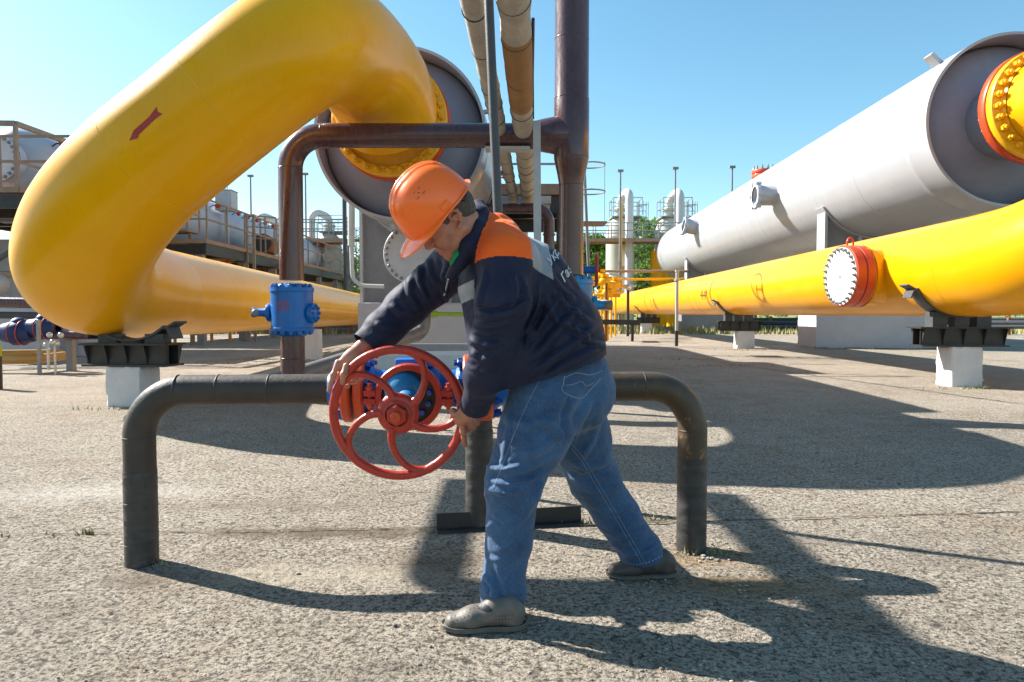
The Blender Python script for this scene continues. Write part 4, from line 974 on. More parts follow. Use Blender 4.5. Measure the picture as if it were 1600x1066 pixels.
# ============================================================ separator towers behind the yard
def rail_run(name, parent, pts, h=1.1, mat='railg', posts=1.4, w=0.045, mids=(0.5,)):
    m = MB(); pts = [Vector(p) for p in pts]
    for a, b in zip(pts[:-1], pts[1:]):
        for k in (1.0,)+tuple(mids): m.bar(a+UP*h*k, b+UP*h*k, w, w)
        n = max(1, round((b-a).length/posts))
        for i in range(n+1): q = a.lerp(b, i/n); m.bar(q, q+UP*(h-w/2), w*0.9, w*0.9)
    return m.build(name, M[mat], parent, 0)
def separator(label, base, side, rz=0.0, group='tall separators with a bent over pipe'):
    t = thing('separator_tower', label, 'tower', (0,0,0), group)
    m = MB(); r = 0.82
    m.lathe((0,0,0), UP, [(0, r*1.15),(0.15, r*1.15),(0.2, r),(5.2, r),(5.22, r+0.02),(5.3, r),(5.75, r*0.93),(6.1, r*0.75),(6.35, r*0.42),(6.42, 0.3),(6.42, 0)], 40)
    m.build('shell', M['tower'], t, 40, local=True)
    m = MB(); pr = 0.23; x0 = side[0]; y0 = side[1]
    pts = fillet([Vector((x0,y0,0)), Vector((x0,y0,7.80)), Vector((x0*0.15,y0*0.15,7.45)), Vector((0,0,7.2)), Vector((0,0,6.3))], [0,0.42,0.3,0.3,0], 8)
    m.tube(pts, pr, 20); m.build('outlet_pipe', M['palepipe'], t, 50, local=True)
    m = MB(); m.cyl((0,0,6.75), UP, 0.42, 0.12, 20); m.cyl((0,0,6.42), UP, 0.36, 0.12, 20); m.build('collar', M['tower'], t, 40, local=True)
    m = MB(); m.tube([(0.0,-0.9,4.8),(0,-0.9,5.0)], 0.001, 4); 
    m = MB(); m.cyl((0.2,-r-0.02,4.75), (0,-1,0), 0.30, 0.22, 20); m.cyl((0.2,-r-0.20,4.75), (0,-1,0), 0.38, 0.08, 20); m.build('manhole', M['tower'], t, 40, local=True)
    # top rail ring and the little deck
    m = MB(); m.box((0.3,0.25,6.38), (1.7,1.6,0.07)); d = m.build('top_deck', M['railg'], t, 0, local=True)
    a, b = -0.5, 1.15
    rr = rail_run('top_railing', None, [(a,-0.7,6.42),(b,-0.7,6.42),(b,1.0,6.42),(a,1.0,6.42),(a,-0.7,6.42)], 1.0, 'railg', 0.8, 0.035, (0.5,)); rr.parent = d
    # caged ladder
    m = MB()
    for s in (-0.22, 0.22): m.bar((1.30+s,0.1,0.2),(1.30+s,0.1,7.3),0.04,0.04)
    z = 0.5
    while z < 7.4: m.bar((1.08,0.1,z),(1.52,0.1,z),0.03,0.03); z += 0.33
    z = 2.6
    while z < 7.6: m.tube(arc((1.30,0.1,z),(1,0,0),(0,1,0),0.36,-PI,0,8), 0.018, 5); z += 0.9
    for an in (-2.6,-1.57,-0.5): m.bar((1.30+0.36*math.cos(an),0.1+0.36*math.sin(an),2.6),(1.30+0.36*math.cos(an),0.1+0.36*math.sin(an),7.3),0.025,0.025)
    m.build('ladder', M['railg'], t, 0, local=True)
    m = MB()
    for (q, sx_) in (((-0.35,-0.35,1.7),1),): m.box((0.12,-r-0.005,3.3),(0.5,0.02,0.42))
    m.build('rust_patch', M['deck'], t, 0, local=True)
    t.location = base; t.rotation_euler = (0,0,rz)
    return t
def gp(px, d): return Vector(((px-800)/FPX*d, d, 0))
s1 = separator('separator tower in front of trees, first right of the brown pipe', gp(968, 55), (0.30,-1.35)); s1.scale = (1.375,)*3
def placed(src, label, base, rz=0.0, sc=1.0):
    c = dup(src); c.location = base; c.rotation_euler = (0,0,rz); c['label'] = label; c.scale = (sc,sc,sc); return c
s2_ = placed(s1, 'separator tower half hidden behind the far end of the right vessel', gp(1044, 55), 0, 1.375)
s3 = separator('separator tower left of the left vessel, its white pipe standing on the left', gp(516, 45), (-0.98,-0.55))
s4 = placed(s3, 'separator tower glimpsed just left of the brown pipe, behind the railings', gp(432, 46.5))
# long walkways
def walkway(label, pts, z, w=1.3, mat='deck'):
    t = thing('walkway', label, 'walkway', (pts[0][0], pts[0][1], z)); m = MB()
    for a, b in zip(pts[:-1], pts[1:]):
        a = Vector((a[0],a[1],z)); b = Vector((b[0],b[1],z)); m.bar(a, b, w, 0.10, up=UP) if False else None
        d = (b-a).normalized(); s = Vector((-d.y, d.x, 0))
        F = Matrix((d, s, UP)).transposed(); m.box((a+b)/2, ((b-a).length, w, 0.08), F)
        for k in (-1, 1): m.box((a+b)/2+s*k*w/2-UP*0.12, ((b-a).length, 0.07, 0.22), F)
    dk = m.build('deck', M[mat], t, 0)
    for k in (-1, 1):
        q = []
        for i, p in enumerate(pts):
            a = Vector((pts[max(i-1,0)][0], pts[max(i-1,0)][1], 0)); b = Vector((pts[min(i+1,len(pts)-1)][0], pts[min(i+1,len(pts)-1)][1], 0)); d = (b-a).normalized()
            q.append(Vector((p[0], p[1], z+0.04))+Vector((-d.y, d.x, 0))*k*(w/2-0.04))
        rail_run('railing', t, q, 1.15, 'railg', 1.2, 0.07)
    for i in range(len(pts)-1):
        a, b = Vector((*pts[i], 0)), Vector((*pts[i+1], 0)); n = max(1, int((b-a).length/6))
        for j in range(n+1):
            p = a.lerp(b, j/n); m = MB(); m.bar(p, p+UP*(z-0.1), 0.16, 0.16); m.build('column', M['railg'], t, 0)
    return t
g_ = lambda px, d: (gp(px, d).x, d)
walkway('long railed walkway crossing the towers on the right, level with their shoulders', [g_(880, 52.6), g_(1120, 52.6)], P(960, 375, 52.6).z, 1.8)
walkway('railed walkway around the left tower, ending at the green post', [g_(440, 43.5), g_(546, 43.5)], P(500, 375, 43.5).z)
# thin yellow line on the tower, pipe rails behind
m = MB(); p = gp(970, 51); m.tube([p, p+UP*P(970,318,51).z], 0.07, 8); tag(m.build('yellow_drain_pipe', M['yellow'], None, 50), 'slim yellow pipe running up the tower right of the brown pipe', 'pipe')
m = MB(); m.tube([P(905,424,36), P(1075,424,36)], 0.07, 8); o = m.build('pipe_run', M['deck'], None, 50); tag(o, 'thin rusty pipe run level across the back, above the small yellow lines', 'pipe')
m = MB(); m.tube([P(936,437,34), P(1070,436,34)], 0.055, 8); o = m.build('yellow_line', M['yellow'], None, 50); tag(o, 'thin level yellow pipe crossing before the tower foot', 'pipe')
for (px, d, top, lab) in ((395, 52, 275, 'lightning mast left of the numbered valve pipe, above the railings'), (480, 52, 272, 'lightning mast just right of the numbered valve pipe'), (968, 50, 267, 'lightning mast at the first tower right of the brown pipe'),
                          (1053, 50, 263, 'lightning mast at the tower touching the right vessel'), (1141, 50, 261, 'lightning mast peeping over the top of the right vessel')):
    b = gp(px, d); z = P(px, top, d).z; t = thing('lightning_mast', lab, 'mast', b, 'thin masts with a crosspiece on top')
    m = MB(); m.tube([b, b+UP*z*0.55, b+UP*z], [0.10, 0.075, 0.06], 8); m.build('pole', M['steel'], t, 50)
    m = MB(); m.box(b+UP*z, (0.42, 0.2, 0.16)); m.build('lamp_head', M['steel'], t, 0)
# green post and lattice tower
m = MB(); b = gp(540, 40); m.tube([b, b+UP*P(540,300,40).z], 0.13, 10); tag(m.build('green_post', M['darkgrey'], None, 50), 'dark green round post beside the left walkway', 'post')
def lattice(label, base, h, w, n):
    t = thing('lattice_tower', label, 'tower', base); m = MB(); cs = [(-w/2,-w/2),(w/2,-w/2),(w/2,w/2),(-w/2,w/2)]
    for c in cs: m.bar(base+Vector((c[0],c[1],0)), base+Vector((c[0],c[1],h)), 0.06, 0.06)
    for i in range(n+1):
        z = h*i/n
        for k in range(4):
            a, b = cs[k], cs[(k+1)%4]; m.bar(base+Vector((a[0],a[1],z)), base+Vector((b[0],b[1],z)), 0.05, 0.05)
            if i < n and k % 2 == i % 2: m.bar(base+Vector((a[0],a[1],z)), base+Vector((b[0],b[1],z+h/n)), 0.04, 0.04)
    m.build('frame', M['steel'], t, 0)
    for i in (n-1,): m = MB(); m.box(base+UP*(h*i/n), (w*1.3, w*1.3, 0.06)); m.build('deck', M['railg'], t, 0)
lattice('slim lattice tower standing before the trees left of the grey support', gp(567, 44), P(567, 358, 44).z, 1.0, 9)
# white bent pipe hanging below the left vessel
t = thing('vent_pipe', 'white pipe dropping from the left vessel and bending to the grey support', 'pipe', P(549, 290, 12.2))
m = MB(); a = P(549, 270, 12.2); b = P(549, 384, 12.2); m.tube([a, b], 0.062, 20); m.build('upper_pipe', M['palepipe'], t, 50)
m = MB(); pts = fillet([b, P(551, 446, 12.2), P(600, 448, 12.2)], 0.24, 10); m.tube(pts, 0.036, 16); m.build('lower_pipe', M['palepipe'], t, 50)
m = MB(); q = P(578, 442, 30); m.sphere(q, 0.30, 16, 10, sx=1.3); m.cyl(q-UP*0.5, UP, 0.3, 0.3, 16); m.cyl(Vector((q.x,q.y,0)), UP, 0.12, q.z-0.3, 12); tag(m.build('yellow_vent_cap', M['yellow'], None, 50), 'rounded yellow cap showing above the left yellow pipe', 'vent')

# ============================================================ rear platform behind the jacket
t = thing('rear_platform', 'rusty raised steel platform behind the lagged pipes and the man', 'platform', (gp(810,14.5).x, 14.5, 0))
zt = P(800, 288, 14.5).z; xa = P(735, 288, 14.5).x; xb_ = P(893, 288, 14.5).x
m = MB(); m.box(((xa+xb_)/2, 16.0, zt-0.10), (xb_-xa, 3.0, 0.22)); m.build('deck', M['deck'], t, 0)
m = MB()
for y in (14.7, 15.6, 17.3):
    m = MB(); m.box(((xa+xb_)/2, y, zt-0.40), (xb_-xa, 0.18, 0.34)); m.build('girder', M['black'], t, 0)
m = MB(); m.box(((xa+xb_)/2, 15.2, zt-0.78), (xb_-xa-0.2, 0.12, 0.28)); m.build('girder', M['black'], t, 0)
for (px, y) in ((760, 14.7), (878, 14.7), (815, 16.5), (760, 17.3), (890, 17.3)):
    m = MB(); x = P(px, 300, 14.7).x; m.bar((x,y,0), (x,y,zt-0.5), 0.22, 0.22); m.build('column', M['black'], t, 0)
m = MB(); m.bar((P(848,300,15).x,15,zt-0.7),(P(885,300,15).x,15.1,zt-1.9),0.14,0.1); m.bar((P(848,380,15.4).x,15.4,zt-2.2),(P(885,300,15).x,15.5,zt-0.9),0.12,0.1); m.build('brace', M['darkgrey'], t, 0)
rail_run('railing', t, [(xa, 14.6, zt), (xb_, 14.6, zt)], 1.05, 'railg', 1.5, 0.05, ())
rail_run('railing', t, [(xa, 17.4, zt), (xb_, 17.4, zt)], 1.05, 'railg', 1.5, 0.05, ())
for (px, py, d, lab) in ((792, 345, 16.2, 'back'), ):
    m = MB(); q = gp(px, d); m.cyl(q, UP, 0.5, P(px, 330, d).z, 28); tag(m.build('upright_drum', M['palesteel'], None, 50), 'pale upright drum in the shade under the rear platform', 'tank')
m = MB(); a = P(775, 326, 12.8); b = P(858, 326, 12.8); m.tube(fillet([a-Vector((0.6,0,0)), b, Vector((b.x, b.y, 0))], 0.26, 10), 0.098, 24); m.lathe(P(858,368,12.8), UP, [(0,0.098),(0.0,0.12),(0.03,0.12),(0.03,0.098)], 24)
tag(m.build('cross_pipe', M['brown'], None, 50), 'brown pipe under the rear platform bending down beside the pale post', 'pipe')
m = MB(); m.box(P(800, 313, 13.75), (1.55, 0.2, 0.14)); c_ = P(800, 313, 13.75)
m.bar((c_.x-0.6, c_.y+0.16, 0), (c_.x-0.6, c_.y+0.16, c_.z), 0.12, 0.12); m.bar((c_.x+0.7, c_.y+0.16, 0), (c_.x+0.7, c_.y+0.16, c_.z), 0.12, 0.12)
tag(m.build('pipe_trestle', M['palesteel'], None, 0), 'pale trestle carrying the far ends of the lagged pipes', 'trestle')
# small red wheel and valve at the side of the left vessel
for (px, py, d, rr_, lab) in ((786, 268, 14.0, 0.13, 'small red valve wheel seen beside the dark pole'), (762, 294, 13.3, 0.09, 'small red valve on a stub from the left vessel')):
    c = P(px, py, d); t = thing('small_valve', lab, 'valve', c); m = MB(); ax_ = Vector((0.5,-0.85,0)).normalized() if rr_ > .1 else Vector((0.9,-0.3,0)).normalized(); F = frame(ax_)
    m.tube([c+F @ Vector((math.cos(2*PI*i/24)*rr_, math.sin(2*PI*i/24)*rr_, 0)) for i in range(24)], 0.016, 8, closed=True)
    for k in range(4): m.tube([c, c+F @ Vector((math.cos(k*PI/2)*rr_, math.sin(k*PI/2)*rr_, 0))], 0.011, 6)
    m.build('handwheel', M['red'], t, 50)
    m = MB(); m.tube([c, c-ax_*0.25], 0.03, 12); m.tube([c-ax_*0.22-Vector((0.4,0,0)), c-ax_*0.22+Vector((0.12,0,0))], 0.05, 12); m.build('body', M['redflange' if rr_ < .1 else 'steel'], t, 50)
# ladder cage hoops and slim pole right of the brown pipe
t = thing('caged_ladder', 'ladder with hoops and a small landing right of the thick brown pipe', 'ladder', gp(922, 19.5))
cx = P(922, 258, 19.5); m = MB()
for yy in (258, 300): q = P(922, yy, 19.5); m.tube([q+Vector((math.cos(a_)*0.42, math.sin(a_)*0.42, 0)) for a_ in [2*PI*i/28 for i in range(28)]], 0.022, 6, closed=True)
for a_ in (0.1, 2.3, 4.0): m.bar(P(922,252,19.5)+Vector((math.cos(a_)*0.42, math.sin(a_)*0.42, 0)), P(922,348,19.5)+Vector((math.cos(a_)*0.42, math.sin(a_)*0.42, 0)), 0.014, 0.014)
m.build('hoops', M['railg'], t, 40)
m = MB()
for s in (-0.2, 0.2): m.bar(Vector((cx.x-0.42+s*0.1, cx.y+s, 0)), Vector((cx.x-0.42+s*0.1, cx.y+s, P(922,240,19.5).z)), 0.05, 0.05)
z = 0.4
while z < P(922,245,19.5).z: m.bar((cx.x-0.44, cx.y-0.2, z), (cx.x-0.40, cx.y+0.2, z), 0.025, 0.025); z += 0.32
m.build('ladder_rails', M['railg'], t, 0)
m = MB(); q = P(925, 350, 19.5); m.box(q, (0.75, 0.8, 0.05)); m.build('landing', M['deck'], t, 0)
m = MB(); a = gp(925, 24); m.tube([a, a+UP*P(925,258,24).z+Vector((-0.3,0,0))], 0.055, 10); tag(m.build('slim_grey_mast', M['steel'], None, 50), 'slim grey mast seen through the ladder hoops', 'mast')

# ============================================================ left plant: vessels in a row on a raised platform
LX, LZ = P(8, 252, 19.0).x, P(8, 252, 19.0).z
def row_vessel(label, y0, y1, r, z, x, cover=True):
    t = thing('plant_vessel', label, 'vessel', (x, y0, 0), 'blue grey vessels on the left platform'); c = Vector((x, y0, z)); L = y1-y0
    pr = [(0.0, 0.01), (0.02, r*0.55), (0.18, r*0.86), (0.38, r), (L-0.4, r)]+[(L-0.4+0.4*math.sin(i*PI/12), r*math.cos(i*PI/12)) for i in range(1, 7)]
    m = MB(); m.lathe(c, (0,1,0), pr, 56); sh = m.build('shell', M['bluegrey'], t, 40)
    for k in (0.25, 0.75):
        m = MB(); q = c+Vector((0, L*k, -r*0.8)); m.box(q-UP*0.3, (r*1.6, 0.3, 0.9)); m.build('saddle', M['steel'], t, 0)
    if cover:
        m = MB(); m.lathe(c, (0,1,0), [(-0.35, r*0.58),(0.1, r*0.58)], 48); m.lathe(c-Vector((0,0.35,0)), (0,1,0), [(0, 0.0),(-0.05, 0.0),(-0.05, r*0.63),(0.0, r*0.63),(0.02,r*0.63),(0.02,r*0.5)], 48)
        cv = m.build('manway_cover', M['cover'], t, 40); bolts(cv, c-Vector((0,0.40,0)), (0,-1,0), r*0.57, 24, 0.042, 0.05, 0.03, M['bolt'])
        m = MB(); flange_disc(m, c-Vector((0,0.335,0)), (0,1,0), r*0.635, 0.03, 0.3); m.build('gasket_rim', M['rust'], cv, 40)
    # instrument valves along the right shoulder
    n = int(L/1.1)
    for i in range(n):
        q = c+Vector((r*0.80, 0.7+i*1.1, r*0.55)); m = MB(); m.tube([q, q+Vector((0.16,0,0.1)), q+Vector((0.55,0,0.1))], 0.022, 8); m.build('instrument_line', M['black'], t, 40)
        m = MB(); m.lathe(q+Vector((0.34,0,0.1)), (1,0,0), [(-0.07,0.03),(-0.06,0.11),(0.0,0.135),(0.06,0.11),(0.07,0.03)], 12); m.build('valve_wheel', M['red'], t, 40)
    return t
row_vessel('blue grey vessel at the far left edge with a round bolted cover facing us', 19.0, 22.6, 1.02, LZ, LX)
row_vessel('blue grey vessel with a line of red valves, seen under the yellow loop', 24.5, 36.5, 1.15, 4.85, LX+0.5)
m = MB(); q = P(366, 376, 36.4); d_ = Vector((1, -0.25, 0)).normalized()
rvt = row_vessel('farthest blue grey vessel of the left row, just left of the brown pipe', 42.0, 48.0, 0.95, 4.8, LX+0.8, False)
t = thing('side_manhole', 'round manhole with bolted rim on the side of the second left vessel', 'manhole', P(366, 376, 32.0)); q = P(366, 376, 32.0)
m = MB(); m.lathe(q, (1,-0.35,0), [(0.25,0.0),(0.25,0.50),(0.17,0.50),(0.17,0.40),(-0.5,0.40)], 28); m.build('cover', M['cover'], t, 40)
t = thing('open_drum', 'dark open pipe end with red rim behind the railings left of the brown pipe', 'drum', P(410, 380, 30)); q = P(410, 380, 30)
m = MB(); m.lathe(q, (0.1,-1,0), [(0,0.36),(0,0.42),(-1.6,0.42),(-1.6,0)], 28); m.build('shell', M['rust'], t, 40)
m = MB(); m.lathe(q, (0.1,-1,0), [(-0.03,0.37),(-0.03,0)], 28); m.build('dark_mouth', M['black'], t, 40)
# platform: deck, girders, columns, rails, ladder
t = thing('plant_platform', 'raised rusty steel platform with railings carrying the left row of vessels', 'platform', (LX, 18, 0))
px0 = LX+1.9
for (y0, y1, zz, x1) in ((17.2, 22.8, LZ-1.02, 1.75), (23.4, 50, 3.65, 2.6)):
    m = MB(); m.box((LX-0.6+x1/2-0.9+0.9, (y0+y1)/2, zz-0.08), (4.4+x1/2, y1-y0, 0.14)); m.build('deck', M['deck'], t, 0)
    m = MB(); w = (4.4+x1/2)/2; xc = LX-0.6+x1/2
    for s in (-1, 1): m.box((xc+s*(w-0.1), (y0+y1)/2, zz-0.34), (0.16, y1-y0, 0.36))
    y = y0+0.1
    while y < y1: m.box((xc, y, zz-0.36), (2*w-0.4, 0.16, 0.34)); y += 1.8
    m.build('girder', M['black'], t, 0)
    y = y0+0.2
    while y < y1:
        for s in (-1, 1): m = MB(); m.bar((xc+s*(w-0.3), y, 0), (xc+s*(w-0.3), y, zz-0.4), 0.24, 0.24); m.build('column', M['black' if s < 0 else 'steel'], t, 0)
        y += 3.6
    for yy in (y0+0.05,): rail_run('railing', t, [(xc-w, yy, zz), (xc+w, yy, zz), (xc+w, y1, zz)], 1.25 if y0 < 20 else 1.35, 'rail', 1.7, 0.06, (0.5,))
# big front rails of the near platform
zr = P(22, 192, 17.0).z
m = MB(); a = P(-60, 192, 17.0); b = P(24, 193, 17.0); c = P(24, 193, 17.0)+Vector((0.25, 5.6, 0)); m.bar(a, b, 0.09, 0.12); m.bar(b, c, 0.10, 0.12)
z2 = P(24, 252, 17).z
m.bar(P(-60,252,17), P(24,252,17), 0.05, 0.05); m.bar(Vector((b.x,b.y,z2)), Vector((c.x,c.y,z2)), 0.06, 0.06)
for k in (0, 0.30, 0.65, 1.0): q = b.lerp(c, k); m.bar(Vector((q.x,q.y,LZ-1.2)), q, 0.08, 0.08)
m.build('front_railing', M['rail'], t, 0)
# ladder near the brown pipe
m = MB(); q = P(392, 340, 27.0)
for px in (385, 396): a = P(px, 335, 27.0); m.bar(Vector((a.x,a.y,0.0)), a, 0.10, 0.10)
z = 0.3
while z < 4.6: m.bar((P(385,340,27).x,27,z),(P(396,340,27).x,27,z),0.04,0.04); z += 0.35
m.build('ladder', M['rail'], t, 0)
rail_run('stair_railing', t, [P(398,395,28), P(432,398,28)], 1.5, 'rail', 0.5, 0.05, (0.4,0.7))
m = MB(); a = P(354, 315, 29.0); m.box(a, (0.68, 0.68, 0.82)); m.box(a+UP*0.43, (0.74, 0.74, 0.03))
m.bar((a.x,a.y,3.5),(a.x,a.y,a.z-0.4),0.14,0.14)
tag(m.build('control_cabinet', M['palesteel'], None, 0, bevel=0.01), 'pale grey square cabinet standing above the left railings', 'cabinet')
m = MB(); m.tube(fillet([P(335,290,29.3), P(352,290,29.3), P(352,320,29.3)], 0.08, 5), 0.022, 8); m.tube(fillet([P(335,284,29.5), P(355,284,29.5), P(355,320,29.5)], 0.08, 5), 0.022, 8)
tag(m.build('thin_conduit', M['bluegrey'], None, 50), 'thin bent conduits rising over the pale cabinet', 'conduit')
# lower left: wall, pipes, wrapped blue valves
m = MB(); m.box((P(20,520,17.5).x, 18.2, 0.62), (5.6, 1.3, 1.24)); tag(m.build('low_wall', M['lilac'], None, 30, bevel=0.02), 'low pale concrete wall behind the blue wrapped valves at left', 'wall')
m = MB(); m.box((P(30,450,20).x, 20.5, 2.2), (6.0, 0.3, 2.2)); tag(m.build('panel_wall', M['steel'], None, 30), 'grey panel wall in the shade under the left platform', 'wall')
m = MB(); m.cyl(P(0, 445, 16.4), (0.1,-1,0), 0.25, 0.8, 28, bev=0.05); tag(m.build('round_end_pipe', M['palesteel'], None, 50), 'round pipe end under the left platform, at the picture edge', 'pipe')
m = MB(); m.tube([P(-40,472,14.5), P(120,474,14.5)], 0.115, 20); tag(m.build('dark_cross_pipe', M['brown'], None, 50), 'dark level pipe across the far left above the blue valves', 'pipe')
m = MB(); m.tube([P(-40,523,12.8), P(170,524,12.8)], 0.085, 20); tag(m.build('valve_line', M['brown'], None, 50), 'brown pipe passing through the wrapped blue valves at left', 'pipe')
for (px, s, lab) in ((29, 1.0, 'blue wrapped valve with red cords, leftmost of the two'), (68, 0.9, 'blue wrapped valve partly behind the yellow bend')):
    c = P(px, 520 if s == 1 else 513, 12.8); t = thing('wrapped_valve', lab, 'valve', c); m = MB()
    pr = [(-0.30*s,0.09),(-0.27*s,0.17),(-0.15*s,0.20*s),(-0.05,0.24*s),(0.08,0.23*s),(0.2*s,0.19),(0.28*s,0.17),(0.30*s,0.09)]
    m.lathe(c, (1,0,0), pr, 20); m.sphere(c+UP*0.14, 0.15*s, 14, 10); m.build('wrap', M['navycover'], t, 50)
    for k in (-0.06, 0.10): m = MB(); m.tube([c+Vector((k*s, math.cos(i/20*2*PI)*0.235*s, math.sin(i/20*2*PI)*0.235*s)) for i in range(20)], 0.010, 6, closed=True); m.build('cord', M['red'], t, 50)
m = MB(); m.tube(fillet([P(-40,560,12.6), P(50,562,12.6), P(100,556,13.4)], 0.3, 6), 0.085, 20)
tag(m.build('ochre_pipe', M['ochre'], None, 50), 'ochre pipe low on the ground at far left', 'pipe')
m = MB(); m.tube([P(-40,553,13.2), P(98,551,14.0)], 0.07, 20); tag(m.build('ochre_pipe', M['ochre'], None, 50), 'second thinner ochre pipe just behind the first at far left', 'pipe')
for (px, y0, d, w_, mt, lab) in ((60, 500, 12.4, 0.05, 'railg', 'thin post in front of the blue wrapped valves'), (110, 528, 13.0, 0.12, 'steel', 'short steel post left of the black beam')):
    a = gp(px, d); m = MB(); m.bar(a, Vector((a.x, a.y, P(px, y0, d).z)), w_, w_); tag(m.build('short_post', M[mt], None, 0), lab, 'post')
m = MB(); q = P(75, 535, 12.3); 
for k in range(7): m.sphere(q+Vector((random.uniform(-.12,.2), random.uniform(-.1,.1), random.uniform(-.15,.15))), random.uniform(.03,.06), 8, 6)
m.tube([q, q-UP*0.5], 0.025, 8); m.tube([q+Vector((.12,0,0)), q+Vector((.12,0,-0.6))], 0.02, 8)
tag(m.build('gauge_cluster', M['galv'], None, 50), 'cluster of small silvery fittings below the blue wrapped valves', 'fittings')
m = MB(); a = gp(-5, 9.9); m.cyl(a+Vector((-0.03,0,0)), UP, 0.075, 0.62, 20); m.sphere(a+Vector((-0.03,0,0.62)), 0.075, 20, 10); b_o = m.build('bollard_post', M['black'], None, 50)
tag(b_o, 'round black bollard with a green top at the left picture edge', 'bollard')
m = MB(); m.lathe(a+Vector((-0.03,0,0.62)), UP, [(-0.14,0.078),(0.0,0.079),(0.05,0.062),(0.078,0.03),(0.082,0)], 20); o = m.build('green_top', M['gas_green'], b_o, 50, local=True)

# ============================================================ right: thin pole, small piping, yellow upright
t = thing('marker_pole', 'thin pole, pale above and black below, before the right yellow pipe', 'pole', G(1057, 541)); a = G(1057, 541)
m = MB(); zt = P(1055, 424, a.y).z; m.tube([a+UP*0.5, a+UP*zt], 0.055, 12); m.cyl(a+UP*(zt-0.32), UP, 0.10, 0.05, 12); m.cyl(a+UP*(zt-0.02), UP, 0.075, 0.06, 12); m.build('upper_part', M['palesteel'], t, 50)
m = MB(); m.tube([a, a+UP*0.52], 0.058, 12); m.build('lower_part', M['black'], t, 50)
m = MB(); b = gp(1033, 54); m.tube([b, b+UP*6.0], 0.85, 28); tag(m.build('yellow_riser', M['yellow'], None, 50), 'upright yellow pipe below the far end of the right vessel', 'pipe')
m = MB(); b = gp(1051, 50); m.tube([b, b+Vector((0,0,1.2))], 0.45, 24); tag(m.build('yellow_stub', M['yellow'], None, 50), 'short yellow stub beside the yellow upright, low under the pipe', 'pipe')
t = thing('sampling_pipe', 'small silver valve on a black standpipe before the far yellow pipe', 'valve', gp(981, 33)); q = P(981, 452, 33)
m = MB(); b = gp(981, 33); m.tube([b, Vector((b.x, b.y, q.z))], 0.07, 10); m.build('standpipe', M['black'], t, 50)
m = MB(); m.sphere(q+UP*0.1, 0.17, 12, 8); m.tube([q+UP*0.1, q+UP*0.5, q+UP*0.75+Vector((-0.9,0,0))], 0.05, 8); m.tube([q+UP*0.15-Vector((0.4,0,0)), q+UP*0.15+Vector((0.4,0,0))], 0.05, 8); m.build('valve_head', M['galv'], t, 50)
rnd = random.Random(4)
for i, (px, py, d) in enumerate(((945,440,30),(955,452,31),(962,444,33),(950,458,28),(940,432,32))):
    q = P(px, py, d); m = MB(); m.sphere(q, 0.20, 14, 10, sx=1.3); m.tube([q-Vector((0.6,0,0.1)), q+Vector((0.5,0,-0.1))], 0.08, 12); m.tube([q, Vector((q.x, q.y, 0))], 0.045, 10); m.cyl(q+UP*0.2, UP, 0.18, 0.12, 12)
    o = m.build('yellow_fitting', M['yellow'], None, 50); tag(o, ['yellow fitting right of the small red wheel, nearest the wheel','yellow fitting in the tangle of small pipes, lowest but one','yellow fitting in the tangle, farthest right','yellow fitting lowest in the tangle beside the worn blue valve','yellow fitting highest in the tangle behind the red wheel'][i], 'fitting', 'yellow fittings behind the worn blue valve')
m = MB(); a = gp(947, 27); m.bar(a, a+UP*2.3, 0.09, 0.09); tag(m.build('rusty_stake', M['rust'], None, 0), 'rusty upright stake among the small yellow fittings', 'post')
m = MB(); q = P(944, 477, 26.5); m.sphere(q, 0.22, 20, 12, sx=1.2); m.tube([q, q+Vector((0.3,1.8,0.0))], 0.19, 20); tag(m.build('pale_elbow', M['canvas'], None, 50), 'pale rounded elbow peeping out beside the worn blue valve', 'pipe')
m = MB(); a = P(925, 503, 27); b = P(1000, 504, 27); m.bar(a, b, 0.14, 0.2); m.bar(Vector((a.x+.3,a.y,0)), a+Vector((.3,0,0)), .1,.1); m.bar(Vector((b.x-.3,b.y,0)), b-Vector((.3,0,0)), .1,.1)
tag(m.build('black_cross_beam', M['black'], None, 0), 'black beam on short legs low behind the worn blue valve', 'beam')
m = MB(); a = P(905, 512, 46); b = P(1240, 512, 46); m.box((a+b)/2-UP*0.1, ((b-a).length, 0.5, 0.34)); tag(m.build('low_kerb_wall', M['steel'], None, 0), 'low dark kerb wall along the far edge of the yard on the right', 'wall')
m = MB(); a = P(60, 515, 40); b = P(800, 515, 40); m.tube([a, b], 0.16, 14); tag(m.build('far_ground_pipe', M['steel'], None, 50), 'grey pipe lying along the far edge of the yard on the left', 'pipe')
t = thing('far_pipe_rack', 'low rusty rack of pipes at the far side behind the left yellow pipe', 'pipe rack', P(300, 510, 36))
m = MB()
for k, (yy, r_) in enumerate(((497, 0.09), (503, 0.07), (509, 0.11))): m.tube([P(230, yy, 36+k), P(640, yy, 36+k)], r_, 10)
m.build('pipes', M['deck'], t, 50)
for px in range(240, 640, 44): m = MB(); a = gp(px, 36.5); m.bar(a, a+UP*P(px,494,36.5).z, 0.12, 0.12); m.build('leg', M['rust'], t, 0)

